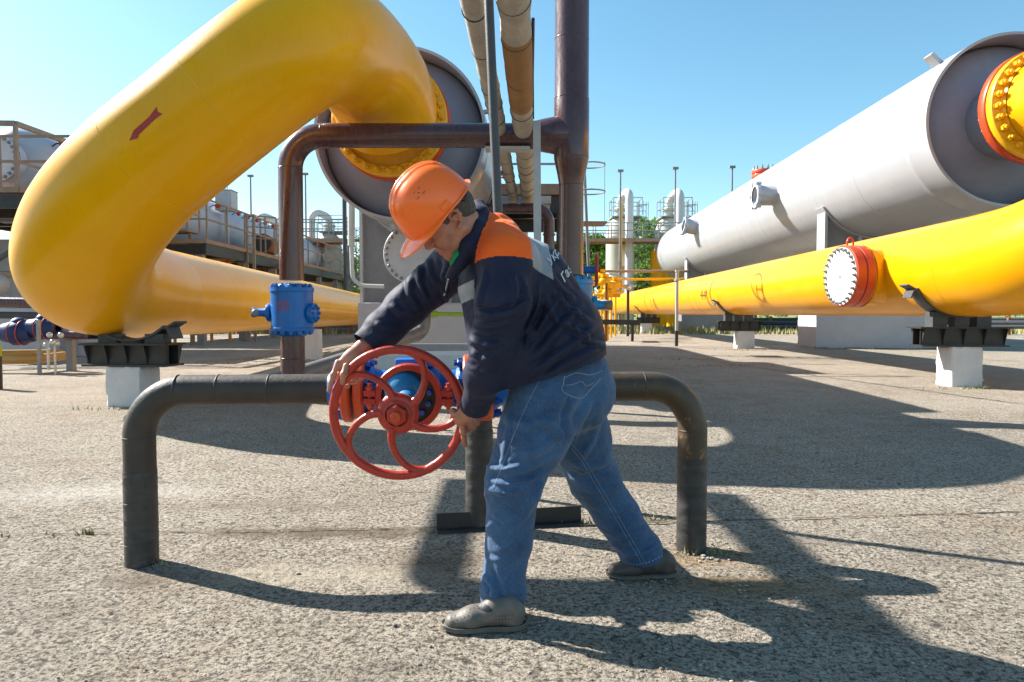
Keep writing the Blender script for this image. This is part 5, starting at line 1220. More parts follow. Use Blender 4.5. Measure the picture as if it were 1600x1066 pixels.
# ============================================================ trees
m_, nt_, b_ = newmat('leaf')
c_ = ramp(nt_, noise(nt_, 0.9, 3, 0.6, coords(nt_)), [(0.3, (0.05,0.12,0.012)), (0.5, (0.12,0.23,0.02)), (0.7, (0.21,0.34,0.03))])
nt_.links.new(c_, b_.inputs['Base Color']); b_.inputs['Roughness'].default_value = 0.6
b_.inputs['Subsurface Weight'].default_value = 0.0
tr = nt_.nodes.new('ShaderNodeBsdfTranslucent'); nt_.links.new(c_, tr.inputs[0]); mx = nt_.nodes.new('ShaderNodeMixShader'); mx.inputs[0].default_value = 0.35
ou = nt_.nodes['Material Output']; nt_.links.new(b_.outputs[0], mx.inputs[1]); nt_.links.new(tr.outputs[0], mx.inputs[2]); nt_.links.new(mx.outputs[0], ou.inputs[0])
M['leaf'] = m_
M['bark'] = paint('bark', (0.10,0.07,0.05), (0.16,0.12,0.09), 0.9, 0, None, 0, 8, 0.8)
def tree(label, base, h, w, seed, n=2600, leaf=0.26, loose=False):
    n = int(n*2.3); leaf *= 1.35
    r = random.Random(seed); t = thing('tree', label, 'tree', base, 'trees beyond the yard')
    m = MB(); top = base+Vector((r.uniform(-.4,.4), 0, h*0.7)); m.tube(spline([base, base.lerp(top,.4)+Vector((r.uniform(-.3,.3),0,0)), top], 5), [0.30-0.24*i/10 for i in range(11)], 8)
    cl = []
    for i in range(16):
        a = r.random()*6.28; z = h*(0.28+0.68*r.random()); q = abs(z/h-0.55)/0.5; rad = w*0.5*math.sqrt(max(1-q*q, 0.05))*(0.45+0.55*r.random())
        c = base+Vector((math.cos(a)*rad, math.sin(a)*rad, z)); cl.append((c, w*r.uniform(0.13, 0.24)))
        s = base+(top-base)*min(max(z/h-0.15, 0.2), 0.95); m.tube([s, s.lerp(c, 0.5)+UP*0.15, c], [0.09, 0.05, 0.02], 5)
    m.build('trunk', M['bark'], t, 60)
    g = MB()
    for i in range(n):
        c, cr = cl[int(r.random()**1.0*len(cl))]
        d = Vector((r.gauss(0,1), r.gauss(0,1), r.gauss(0,1))).normalized()*(cr*(0.55+0.55*r.random()**0.6)*(1.25 if loose else 1))
        p = c+Vector((d.x, d.y, d.z*0.8)); s = leaf*r.uniform(0.5, 1.2)
        u = Vector((r.gauss(0,1), r.gauss(0,1), r.gauss(0,0.6))).normalized(); v = u.cross(Vector((r.gauss(0,1), r.gauss(0,1), r.gauss(0,1)))).normalized()
        g.add([p-u*s*0.5, p+v*s*0.3, p+u*s*0.5, p-v*s*0.3], [(0,1,2,3)])
    g.build('crown', M['leaf'], t, 0)
trs = [(1014, 74, 11.0, 7.5, 'bright bushy tree left of the right vessel end'), (948, 76, 8.5, 7, 'tree behind the first tower, right of the brown pipe'), (915, 60, 7.6, 6, 'dark tree low behind the small red wheel'),
       (985, 84, 12, 8, 'taller tree rising behind the walkway between the two right towers'), (600, 60, 8.6, 6.0, 'loose pale tree between the vent pipe and grey support'), (560, 64, 7.0, 6.0, 'tree behind the lattice tower'),
       (525, 70, 6.5, 6, 'low tree behind the left separator tower'), (640, 66, 7.5, 6, 'tree hidden mostly by the grey support'), (880, 70, 8, 7, 'tree behind the thick brown pipe'), (1035, 70, 9, 8, 'tree glimpsed below the right vessel'),
       (1180, 85, 8, 8, 'tree far behind the right plinth'), (330, 75, 5.5, 7, 'low tree behind the left platform'), (720, 80, 8, 8, 'tree behind the lagged pipe trestle')]
for i, (px, d, h, w, lab) in enumerate(trs): tree(lab, gp(px, d), h, w, 20+i, 2600 if i < 7 else 1500, 0.30 if d < 70 else 0.36, i == 4)
# distant tree line
g = MB(); r = random.Random(77)
for i in range(16000):
    x = r.uniform(-190, 190); hgt = 4.5+1.5*math.sin(x*0.13)+1.2*math.sin(x*0.31+1)+0.8*math.sin(x*0.9)
    y = 150+r.uniform(-5, 5); z = hgt*r.random()**0.7; s = r.uniform(0.5, 1.1); u = Vector((r.gauss(0,1), r.gauss(0,1), r.gauss(0,0.7))).normalized(); v = u.cross(Vector((r.gauss(0,1), r.gauss(0,1), r.gauss(0,1)))).normalized(); p = Vector((x, y, z))
    g.add([p-u*s*0.5, p+v*s*0.4, p+u*s*0.5, p-v*s*0.4], [(0,1,2,3)])
tag(g.build('far_wood', M['leaf'], None, 0), 'low wood far off along the horizon', 'wood', kind='stuff')

# unseen pipe added high at left to cast shadow strips on the ground
zO = 4.5; xR = 1.23-1.1765*zO; xL = -0.32-1.1765*zO
t = thing('shadow_caster_pipe', 'brown pipe with a capped side branch, added out of view high at left to cast shadow strips', 'pipe', (xR, 2.4, 0))
m = MB(); m.tube([Vector((xR,-6,zO)), Vector((xR,6.66,zO))], 0.10, 24); m.build('caster_main', M['brown'], t, 50)
m = MB(); m.tube(fillet([Vector((xR,5.22,zO)), Vector((xL,5.22,zO)), Vector((xL,7.0,zO))], 0.15, 8), 0.088, 24); m.build('caster_branch', M['brown'], t, 50)
for y in (-5.5, -1.6, 2.4): m = MB(); m.bar((xR,y,0), (xR,y,zO-0.1), 0.16, 0.16); m.build('column', M['steel'], t, 20)

# more of the plant: low rack on the right, manifolds on the left
t = thing('far_pipe_rack', 'low dark rack of pipes behind the right yellow pipe and its white blocks', 'pipe rack', P(1300, 508, 40)); m = MB()
for k, (yy, r_) in enumerate(((499, 0.10), (505, 0.14), (511, 0.10))): m.tube([P(1060, yy, 46-k), P(1700, yy, 34-k)], r_, 10)
m.build('pipes', M['darkgrey'], t, 50)
for px in range(1080, 1700, 62): m = MB(); d = 46-12*(px-1060)/640; a = gp(px, d-1); m.bar(a, a+UP*P(px,496,d-1).z, 0.14, 0.14); m.build('leg', M['rust'], t, 0)
for i, (px, py, d, n_, lab) in enumerate(((300, 418, 26.0, 5, 'valve manifold in the shade under the left platform, nearer the yellow loop'), (405, 425, 31.0, 4, 'valve manifold under the left platform just left of the brown pipe'))):
    t = thing('valve_manifold', lab, 'manifold', gp(px, d)); q = P(px, py, d); m = MB()
    m.tube([q-Vector((1.6,0,0.4)), q+Vector((1.6,0,-0.4))], 0.10, 12); m.tube([q-Vector((1.6,0,-0.3)), q+Vector((1.6,0,0.3))], 0.07, 12)
    for k in range(n_): x = -1.4+2.8*k/(n_-1); m.tube([Vector((q.x+x, q.y, 0)), Vector((q.x+x, q.y, q.z+0.9))], 0.06, 10)
    m.build('pipes', M['palesteel' if i else 'ochre'], t, 50)
    for k in range(n_):
        x = -1.4+2.8*k/(n_-1); m = MB(); c = Vector((q.x+x, q.y-0.12, q.z+0.1)); m.tube([c+Vector((math.cos(a_)*0.15, 0, math.sin(a_)*0.15)) for a_ in [2*PI*j/16 for j in range(16)]], 0.022, 6, closed=True); m.bar(c-Vector((0.15,0,0)), c+Vector((0.15,0,0)), 0.02, 0.02); m.build('handwheel', M['red'], t, 50)
for i, (x0, x1, y0, d, mt, lab) in enumerate(((228, 436, 438, 27.5, 'brown', 'brown pipe running level under the left platform'), (470, 590, 470, 36, 'railg', 'grey pipe running level before the left tower foot'), (470, 592, 463, 37, 'deck', 'rusty pipe above the grey one before the left tower foot'),
                                          (-30, 118, 492, 16.4, 'darkgrey', 'dark pipe low along the pale wall at far left'), (-30, 60, 428, 17.0, 'rail', 'rusty pipe up under the left platform, at the picture edge'))):
    m = MB(); m.tube([P(x0, y0, d), P(x1, y0+2, d+0.5)], 0.085, 14); tag(m.build('level_pipe', M[mt], None, 50), lab, 'pipe')
m = MB(); m.bar(P(-10, 410, 17.0), P(30, 385, 17.0), 0.10, 0.10); tag(m.build('slanted_brace', M['darkgrey'], None, 0), 'dark slanted brace under the near left platform', 'brace')
m = MB(); a = P(247, 340, 23.6); b = P(302, 340, 23.6)
t = thing('railed_step', 'small railed landing beside the yellow loop, in front of the left vessel', 'landing', (a.x, a.y, 0)); zz = P(270, 362, 23.6).z
m.box(((a.x+b.x)/2, a.y, zz), (b.x-a.x, 1.0, 0.07)); m.build('deck', M['deck'], t, 0); rail_run('railing', t, [(a.x, a.y-0.45, zz), (b.x, a.y-0.45, zz), (b.x, a.y+0.45, zz)], 1.2, 'rail', 1.0, 0.06)
for px in (255, 300): m = MB(); q = gp(px, 23.7); m.bar(q, q+UP*zz, 0.10, 0.10); m.build('leg', M['rail'], t, 0)
# ============================================================ the worker: smooth surfaces grown from a distance field
A_ = lambda v: np.array([v[0], v[1], v[2]], dtype=np.float64)
class Field:
    """list of rounded, tapered, optionally flattened bones blended smoothly; 'sub' ones carve"""
    def __init__(s, k=0.03): s.p = []; s.k = k
    def bone(s, a, b, ra, rb, k=None, w=None, f=1.0, sub=False, w2=None, f2=1.0):
        s.p.append((A_(a), A_(b), ra, rb, s.k if k is None else k, None if w is None else A_(Vector(w).normalized()), f, sub, None if w2 is None else A_(Vector(w2).normalized()), f2)); return s
    def chain(s, pts, rs, k=None, w=None, f=1.0, sub=False):
        for i in range(len(pts)-1): s.bone(pts[i], pts[i+1], rs[i], rs[i+1], k, w, f, sub)
        return s
    def ball(s, a, r, k=None, w=None, f=1.0, sub=False, w2=None, f2=1.0): return s.bone(a, A_(a)+np.array([0,0,1e-4]), r, r, k, w, f, sub, w2, f2)
    @staticmethod
    def dist(X, q):
        a, b, ra, rb, k, w, f, sub, w2, f2 = q
        ab = b-a; L2 = max(ab @ ab, 1e-12); e = X-a; t = np.clip(e @ ab/L2, 0, 1); e = e-t[...,None]*ab
        d2 = (e*e).sum(-1)
        if w is not None: ew = e @ w; d2 = d2-ew*ew+(ew/f)**2
        if w2 is not None: ew = e @ w2; d2 = d2-ew*ew+(ew/f2)**2
        return np.sqrt(np.maximum(d2, 0))-(ra+(rb-ra)*t)
    def ev(s, X, sel=None):
        D = np.full(X.shape[:-1], 10.0)
        for i in (range(len(s.p)) if sel is None else sel):
            q = s.p[i]; d = s.dist(X, q); k = q[4]
            if q[7]:
                h = np.maximum(k-np.abs(D+d), 0)/k; D = np.maximum(D, -d)+h*h*k*0.25
            else:
                h = np.maximum(k-np.abs(D-d), 0)/k; D = np.minimum(D, d)-h*h*k*0.25
        return D
def grow(field, res, lo, hi, cuts=(), B=24):
    """surface nets over the blocks that the surface crosses"""
    lo = np.array(lo, float); n = np.ceil((np.array(hi)-lo)/res/B).astype(int); NX, NY, NZ = [int(v*B+2) for v in n]
    ids = []; pos = []; quads = []
    ax = np.arange(B+2)
    diag = res*B*0.5*1.7320508+res*2
    cen = np.stack(np.meshgrid(*[lo[i]+(np.arange(n[i])+0.5)*B*res for i in range(3)], indexing='ij'), -1).reshape(-1, 3)
    bi = np.stack(np.meshgrid(*[np.arange(n[i]) for i in range(3)], indexing='ij'), -1).reshape(-1, 3)
    dist = np.stack([Field.dist(cen, q) for q in field.p], 0)
    pos_m = dist.copy()
    for i, q in enumerate(field.p):
        if q[7]: pos_m[i] = 99
    mn = pos_m.min(0); act = np.where((mn < diag*1.3+0.03) & (mn > -diag*2.2-0.10))[0]
    cs = [(A_(a), A_(nn)) for a, nn in cuts]
    for c in act:
        sel = [i for i in range(len(field.p)) if dist[i, c] < mn[c]+2*diag+field.p[i][4] and dist[i, c] < diag*1.6+0.06]
        if not sel: continue
        g = bi[c]*B; base = lo+g*res
        X = np.stack(np.meshgrid(*[base[i]+ax*res for i in range(3)], indexing='ij'), -1)
        D = field.ev(X, sel)
        for a, nn in cs: D = np.maximum(D, (X-a) @ nn)
        S = D < 0
        if S.all() or not S.any(): continue
        m = B+1
        cnt = np.zeros((m,m,m), int); acc = np.zeros((m,m,m,3))
        off = [(0,0,0),(1,0,0),(0,1,0),(1,1,0),(0,0,1),(1,0,1),(0,1,1),(1,1,1)]
        for (i, j) in ((0,1),(2,3),(4,5),(6,7),(0,2),(1,3),(4,6),(5,7),(0,4),(1,5),(2,6),(3,7)):
            oa, ob = off[i], off[j]
            da = D[oa[0]:oa[0]+m, oa[1]:oa[1]+m, oa[2]:oa[2]+m]; db = D[ob[0]:ob[0]+m, ob[1]:ob[1]+m, ob[2]:ob[2]+m]
            x = (da < 0) != (db < 0); t = np.where(x, da/np.where(x, da-db, 1), 0)
            cnt += x; acc += x[...,None]*(np.array(oa)+t[...,None]*(np.array(ob)-np.array(oa)))
        has = cnt > 0
        I = np.argwhere(has); G_ = I+g
        ids.append((G_[:,0]*NY+G_[:,1])*NZ+G_[:,2]); pos.append(base+(I+acc[has]/cnt[has][:,None])*res)
        lin = lambda Q: (Q[:,0]*NY+Q[:,1])*NZ+Q[:,2]
        for d in range(3):
            u, v = (d+1) % 3, (d+2) % 3
            sl0 = [slice(1, B+1)]*3; sl1 = [slice(1, B+1)]*3
            sl0[d] = slice(0, B); sl1[d] = slice(1, B+1)
            s0 = S[tuple(sl0)]; s1 = S[tuple(sl1)]
            E = np.argwhere(s0 != s1)
            if not len(E): continue
            fl = s0[tuple(E.T)]
            Q = E.copy(); 
            for ax_i in range(3):
                if ax_i != d: Q[:,ax_i] += 1
            Q = Q+g
            du = np.zeros(3, int); du[u] = 1; dv = np.zeros(3, int); dv[v] = 1
            a_, b_, c_, d_ = lin(Q-du-dv), lin(Q-dv), lin(Q), lin(Q-du)
            q = np.stack([a_, b_, c_, d_], 1); q[~fl] = q[~fl][:, ::-1]
            quads.append(q)
    ids = np.concatenate(ids); pos = np.concatenate(pos); quads = np.concatenate(quads)
    uid, first = np.unique(ids, return_index=True); V = pos[first]
    k = np.searchsorted(uid, quads); k = np.clip(k, 0, len(uid)-1); ok = (uid[k] == quads).all(1)
    return V, k[ok]
def vnormals(V, F):
    n = np.cross(V[F[:,2]]-V[F[:,0]], V[F[:,3]]-V[F[:,1]]); N = np.zeros_like(V)
    for i in range(4): np.add.at(N, F[:,i], n)
    return N/np.maximum(np.linalg.norm(N, axis=1, keepdims=True), 1e-12)
def relax(V, F, it=2, lam=0.5):
    e = np.concatenate([F[:,[0,1]], F[:,[1,2]], F[:,[2,3]], F[:,[3,0]]])
    for _ in range(it):
        A = np.zeros_like(V); c = np.zeros(len(V)); np.add.at(A, e[:,0], V[e[:,1]]); np.add.at(c, e[:,0], 1)
        V = V+lam*(A/np.maximum(c, 1)[:,None]-V)
    return V
def mesh_obj(name, V, F, mats, parent, mi=None, off=None):
    off = A_(rootloc(parent)) if parent is not None else np.zeros(3)
    me = bpy.data.meshes.new(name); me.from_pydata((V-off).tolist(), [], F.tolist())
    for m in (mats if isinstance(mats, (list, tuple)) else [mats]): me.materials.append(m)
    if mi is not None: me.polygons.foreach_set('material_index', mi.astype(np.int32))
    me.polygons.foreach_set('use_smooth', [True]*len(me.polygons)); me.update()
    o = bpy.data.objects.new(name, me); COL.objects.link(o); o.parent = parent; return o
def to_px(V):
    X, Y, Z = V[:,0], V[:,1], V[:,2]-CAM_H
    f = Y*_c-Z*_s; up = Y*_s+Z*_c
    return 800+FPX*X/f, 533-FPX*up/f
def folds(V, F, lst, near=True):
    """push cloth in and out along creases drawn as polylines; returns moved vertices"""
    N = vnormals(V, F); px, py = to_px(V); view = V-np.array([0,0,CAM_H]); facing = (N*view).sum(1)/np.linalg.norm(view, axis=1)
    wgt = np.clip((-facing+0.05)/0.35, 0, 1); H = np.zeros(len(V))
    for (poly, w, h) in lst:
        poly = np.array(poly, float); best = np.full(len(V), 1e9); tt = np.zeros(len(V)); n = len(poly)-1
        for i in range(n):
            a, b = poly[i], poly[i+1]; ab = b-a; L2 = ab @ ab
            t = np.clip(((px-a[0])*ab[0]+(py-a[1])*ab[1])/L2, 0, 1); d = np.hypot(px-a[0]-t*ab[0], py-a[1]-t*ab[1])
            m = d < best; best = np.where(m, d, best); tt = np.where(m, (i+t)/n, tt)
        taper = np.clip(np.minimum(tt, 1-tt)*5+0.15, 0, 1); u = best/w
        H += h*taper*(np.exp(-u*u*1.2)-0.45*np.exp(-((u-1.5)**2)*2.5))
    return V+N*(H*wgt)[:,None]
def vnoise(V, sc, seed):
    r = np.random.RandomState(seed); g = r.rand(32,32,32)
    p = V/np.array(sc); i = np.floor(p).astype(int); t = p-i; t = t*t*(3-2*t); o = 0
    for a in (0,1):
        for b in (0,1):
            for c in (0,1):
                w = (t[:,0] if a else 1-t[:,0])*(t[:,1] if b else 1-t[:,1])*(t[:,2] if c else 1-t[:,2])
                o = o+w*g[(i[:,0]+a)%32,(i[:,1]+b)%32,(i[:,2]+c)%32]
    return o-0.5

# ---------------- materials of the worker
m_, nt_, b_ = newmat('skin')
v_ = coords(nt_)
c_ = mixc(nt_, ramp(nt_, noise(nt_, 14, 6, 0.6, v_), [(0.35,0.0),(0.7,1.0)]), (0.47,0.22,0.14), (0.36,0.135,0.08))
c_ = mixc(nt_, ramp(nt_, noise(nt_, 120, 4, 0.6, v_), [(0.3,0.25),(0.5,0.0)]), c_, (0.26,0.10,0.06))
nt_.links.new(c_, b_.inputs['Base Color']); b_.inputs['Roughness'].default_value = 0.48; b_.inputs['Subsurface Weight'].default_value = 0.12
b_.inputs['Subsurface Radius'].default_value = (0.012, 0.005, 0.003); b_.inputs['Subsurface Scale'].default_value = 0.5
bump(nt_, b_, noise(nt_, 160, 6, 0.6, v_), 0.35, 0.002); bump(nt_, b_, noise(nt_, 45, 5, 0.6, v_), 0.25, 0.004); M['skin'] = m_
def cloth(name, c1, c2, rough=0.75, sc=30, sheen=0.2, b=0.35):
    m, nt, bs = newmat(name); v = coords(nt)
    c = mixc(nt, ramp(nt, noise(nt, sc*0.3, 6, 0.6, v), [(0.3,0.0),(0.7,1.0)]), c1, c2)
    nt.links.new(c, bs.inputs['Base Color']); bs.inputs['Roughness'].default_value = rough; bs.inputs['Specular IOR Level'].default_value = 0.22; bs.inputs['Sheen Weight'].default_value = sheen; bs.inputs['Sheen Roughness'].default_value = 0.4
    bump(nt, bs, noise(nt, 500, 3, 0.6, v), b, 0.0015); bump(nt, bs, noise(nt, sc, 5, 0.55, v), 0.22, 0.012); return m
M['navy'] = cloth('navy_workwear', (0.010,0.013,0.034), (0.018,0.022,0.048), 0.62, 26, 0.05)
M['orange_cloth'] = cloth('orange_panel', (0.95,0.135,0.012), (0.88,0.115,0.012), 0.7, 26, 0.1)
M['reflect'] = cloth('grey_reflective_band', (0.30,0.31,0.33), (0.24,0.25,0.27), 0.45, 26, 0.1)
M['shirt'] = cloth('green_shirt', (0.01,0.30,0.11), (0.01,0.22,0.08), 0.7, 26, 0.1)
m_, nt_, b_ = newmat('denim')
v_ = coords(nt_); v2 = coords(nt_, (1,1,0.18))
c_ = mixc(nt_, ramp(nt_, noise(nt_, 7, 7, 0.65, v_), [(0.32,0.0),(0.68,1.0)]), (0.008,0.032,0.098), (0.040,0.118,0.240))
c_ = mixc(nt_, ramp(nt_, noise(nt_, 420, 3, 0.7, v2), [(0.40,0.0),(0.70,0.40)]), c_, (0.11,0.19,0.29))
c_ = mixc(nt_, ramp(nt_, noise(nt_, 300, 2, 0.7, v_), [(0.4,0.5),(0.55,0.0)]), c_, (0.012,0.028,0.065))
nt_.links.new(c_, b_.inputs['Base Color']); b_.inputs['Roughness'].default_value = 0.85; b_.inputs['Sheen Weight'].default_value = 0.15
bump(nt_, b_, noise(nt_, 420, 3, 0.7, v2), 0.4, 0.0015); bump(nt_, b_, noise(nt_, 28, 6, 0.6, v_), 0.5, 0.014); bump(nt_, b_, noise(nt_, 60, 6, 0.6, v2), 0.35, 0.006); M['denim'] = m_
M['stitch'] = paint('denim_stitch', (0.26,0.30,0.34), (0.10,0.17,0.25), 0.8, 0, None, 0, 90)
M['hat'] = paint('orange_plastic', (1.0,0.165,0.010), (0.97,0.145,0.010), 0.30, 0.35, None, 0, 3, 0.05)
M['shoe'] = paint('grey_leather', (0.105,0.090,0.076), (0.155,0.135,0.115), 0.5, 0.05, (0.09,0.07,0.06), 0.06, 30, 0.4)
M['shoe2'] = paint('brown_leather', (0.060,0.047,0.040), (0.095,0.078,0.066), 0.5, 0.05, (0.09,0.07,0.06), 0.06, 30, 0.4)
M['sole'] = paint('shoe_sole', (0.10,0.085,0.07), (0.16,0.14,0.12), 0.8, 0, None, 0, 40, 0.5)
M['hair'] = paint('grey_hair', (0.10,0.085,0.075), (0.045,0.036,0.030), 0.6, 0, None, 0, 200, 0.9, (1,1,4))
M['dark_plastic'] = paint('dark_plastic', (0.015,0.014,0.018), None, 0.5)

man = thing('person', 'man in orange hard hat and navy work jacket bending to turn the red handwheel', 'person', (P(850,600,2.6).x, 2.6, 0))
# ---------------- head frame
HF = Vector((-0.66, -0.12, -0.745)).normalized(); HU0 = Vector((-0.64, -0.38, 0.66)); HL = HU0.cross(HF).normalized(); HU = HF.cross(HL).normalized()
HO = P(701, 342, 2.35)
def hp(x, y, z): return HO+HF*x+HL*y+HU*z
b = Field(0.02)
SH_N = P(792,402,2.32); SH_F = P(715,412,2.72); C7 = P(757,374,2.50)
# trunk and limbs (inside the clothes)
b.bone(C7, P(800,440,2.53), 0.060, 0.110, 0.05, (0,1,0), 1.45); b.bone(P(800,430,2.53), P(858,545,2.57), 0.115, 0.125, 0.05, (0,1,0), 1.3); b.bone(P(858,545,2.57), P(872,605,2.60), 0.125, 0.115, 0.05, (0,1,0), 1.25)
b.chain([C7, SH_N, P(776,520,2.30), P(742,628,2.50)], [0.06,0.055,0.042,0.030], 0.04); b.chain([C7, SH_F, P(638,478,2.74), P(566,545,2.66)], [0.06,0.055,0.042,0.030], 0.04)
b.chain([P(860,612,2.50), P(836,680,2.46), P(803,755,2.42), P(791,850,2.42), P(789,950,2.43)], [0.10,0.085,0.06,0.05,0.036], 0.03)
b.chain([P(893,620,2.70), P(913,690,2.75), P(936,745,2.79), P(975,810,2.82), P(1012,890,2.84)], [0.10,0.085,0.06,0.05,0.036], 0.03)
b.bone(P(789,950,2.43), P(735,968,2.41), 0.036, 0.028, 0.03); b.bone(P(1014,885,2.84), P(968,896,2.83), 0.036, 0.028, 0.03)
# neck and head
b.bone(C7, hp(-0.025,0,-0.045), 0.068, 0.060, 0.03)
b.bone(hp(-0.02,0,0.045), hp(0.03,0,0.045), 0.083, 0.080, 0.02, HL, 0.92)
b.bone(hp(0.015,0,-0.02), hp(0.045,0,-0.03), 0.063, 0.055, 0.03)
for s in (-1, 1):
    b.bone(hp(0.0,0.050*s,-0.045), hp(0.075,0.018*s,-0.088), 0.026, 0.020, 0.025)
    b.bone(hp(0.05,0.043*s,-0.010), hp(0.072,0.030*s,-0.030), 0.026, 0.024, 0.02)
    b.bone(hp(0.090,0.012*s,0.036), hp(0.074,0.050*s,0.034), 0.011, 0.010, 0.018)
b.bone(hp(0.055,0,-0.02), hp(0.072,0,-0.075), 0.045, 0.028, 0.02)
b.ball(hp(0.084,0,-0.092), 0.020, 0.02)
for s in (-1, 1):
    b.ball(hp(0.100,0.032*s,0.012), 0.017, 0.012, sub=True); b.ball(hp(0.076,0.032*s,0.011), 0.0150, 0.008)
    b.bone(hp(0.091,0.020*s,0.006), hp(0.084,0.044*s,0.008), 0.003, 0.003, 0.006)
b.bone(hp(0.092,0,0.026), hp(0.118,0,-0.012), 0.0105, 0.0125, 0.012)
for s in (-1, 1): b.ball(hp(0.108,0.0125*s,-0.018), 0.009, 0.008); b.bone(hp(0.098,0.020*s,-0.022), hp(0.088,0.034*s,-0.052), 0.004, 0.003, 0.008, sub=True)
b.chain([hp(0.088,-0.024,-0.050), hp(0.103,0,-0.046), hp(0.088,0.024,-0.050)], [0.005,0.0075,0.005], 0.008)
b.chain([hp(0.086,-0.022,-0.060), hp(0.100,0,-0.060), hp(0.086,0.022,-0.060)], [0.005,0.008,0.005], 0.008)
b.bone(hp(0.108,-0.02,-0.0535), hp(0.108,0.02,-0.0535), 0.003, 0.003, 0.004, sub=True)
for s in (-1, 1):   # ears
    e = [hp(0.006,0.074*s,-0.028), hp(-0.012,0.082*s,-0.018), hp(-0.024,0.088*s,0.004), hp(-0.024,0.089*s,0.022), hp(-0.010,0.086*s,0.034), hp(0.006,0.080*s,0.026), hp(0.010,0.076*s,0.010)]
    b.chain(e, [0.007,0.005,0.005,0.0055,0.0055,0.005,0.004], 0.005)
    b.ball(hp(-0.008,0.078*s,0.004), 0.013, 0.008); b.ball(hp(-0.006,0.090*s,0.004), 0.009, 0.005, sub=True)
    b.ball(hp(0.004,0.075*s,-0.026), 0.008, 0.006)
# ---------------- hands on the wheel
def finger(pts, r0, r1, k=0.006):
    n = len(pts)-1; b.chain(pts, [r0+(r1-r0)*i/n for i in range(n+1)], k)
    b.ball(pts[1], r0*1.06, k)
wd = 2.62
WN = -sd      # away from the camera through the wheel
# right hand (far arm) over the left of the rim
W1 = P(566, 543, 2.655)
b.bone(W1, P(548,560,2.625), 0.029, 0.030, 0.015, WN, 0.72)
b.bone(P(552,556,2.63), P(531,572,2.615), 0.028, 0.021, 0.015, WN, 0.75); b.bone(P(556,562,2.63), P(546,583,2.62), 0.026, 0.020, 0.015, WN, 0.75)
finger([P(528,566,2.615), P(521,586,2.595), P(517,598,2.592), P(514,611,2.598)], 0.0115, 0.0085)
finger([P(541,572,2.590), P(537,585,2.575), P(535,598,2.585)], 0.0125, 0.0095)                 # thumb on top of the rim
finger([P(536,577,2.625), P(526,590,2.650), P(533,603,2.672), P(544,604,2.672)], 0.0105, 0.0082)
finger([P(546,583,2.635), P(539,592,2.668), P(548,598,2.684), P(557,597,2.680)], 0.0102, 0.0080)
finger([P(552,578,2.640), P(552,590,2.672), P(560,593,2.684), P(567,591,2.678)], 0.0092, 0.0072)
# left hand (near arm) on the right of the rim
b.bone(P(740,634,2.50), P(727,650,2.555), 0.032, 0.034, 0.015, WN, 0.85)
b.bone(P(732,645,2.545), P(719,656,2.575), 0.029, 0.024, 0.015, WN, 0.8); b.bone(P(736,648,2.55), P(736,662,2.58), 0.025, 0.017, 0.015, WN, 0.8)
finger([P(722,660,2.575), P(724,674,2.572), P(725,684,2.580), P(727,696,2.592)], 0.0130, 0.0092)
finger([P(714,650,2.575), P(708,643,2.60), P(707,651,2.64), P(713,660,2.655)], 0.0128, 0.0098)     # thumb round the front
finger([P(732,662,2.585), P(731,672,2.605), P(724,676,2.640), P(717,672,2.650)], 0.0108, 0.0085)
finger([P(739,660,2.59), P(740,668,2.615), P(733,673,2.652), P(725,670,2.660)], 0.0102, 0.0080)
finger([P(744,655,2.59), P(746,661,2.620), P(740,666,2.655), P(732,664,2.662)], 0.0092, 0.0072)
V, F = grow(b, 0.0029, (-0.85, 2.1, -0.02), (0.75, 3.0, 1.75))
V = relax(V, F, 1, 0.4)
body = mesh_obj('body', V, F, M['skin'], man)
# hair: band around the back and side below the hat
hb = Field(0.012)
hb.bone(hp(-0.035,0,0.035), hp(0.02,0,0.052), 0.081, 0.082, 0.01, HL, 0.93); hb.bone(hp(-0.045,0,0.00), hp(-0.03,0,0.03), 0.062, 0.070, 0.02, HL, 1.0)
for s in (-1, 1): hb.bone(hp(0.028,0.066*s,0.040), hp(0.024,0.070*s,0.012), 0.012, 0.006, 0.01); hb.ball(hp(-0.012,0.085*s,0.0), 0.024, 0.006, sub=True)
hb.ball(hp(0.105,0,-0.01), 0.075, 0.01, sub=True)
V, F = grow(hb, 0.003, A_(HO)-0.16, A_(HO)+0.16); N = vnormals(V, F); V = V+N*(vnoise(V, (0.004,0.004,0.009), 3)*0.005)[:,None]
mesh_obj('hair', V, F, M['hair'], man)
# brows
m = MB()
for s in (-1, 1): m.tube([hp(0.098,0.014*s,0.034), hp(0.096,0.030*s,0.040), hp(0.080,0.050*s,0.036)], [0.003,0.0036,0.002], 6)
m.build('eyebrows', M['hair'], man, 60)
for s in (-1, 1):
    m = MB(); m.tube([hp(0.0895,0.020*s,0.004), hp(0.0915,0.031*s,0.0025), hp(0.084,0.045*s,0.005)], [0.0012,0.0018,0.001], 6); m.build('eyelashes', M['hair'], man, 60)
m = MB(); m.tube([hp(0.0925,-0.021,-0.0545), hp(0.1025,0,-0.0535), hp(0.0925,0.021,-0.0545)], [0.001,0.0016,0.001], 6); m.build('mouth_line', M['hair'], man, 60)

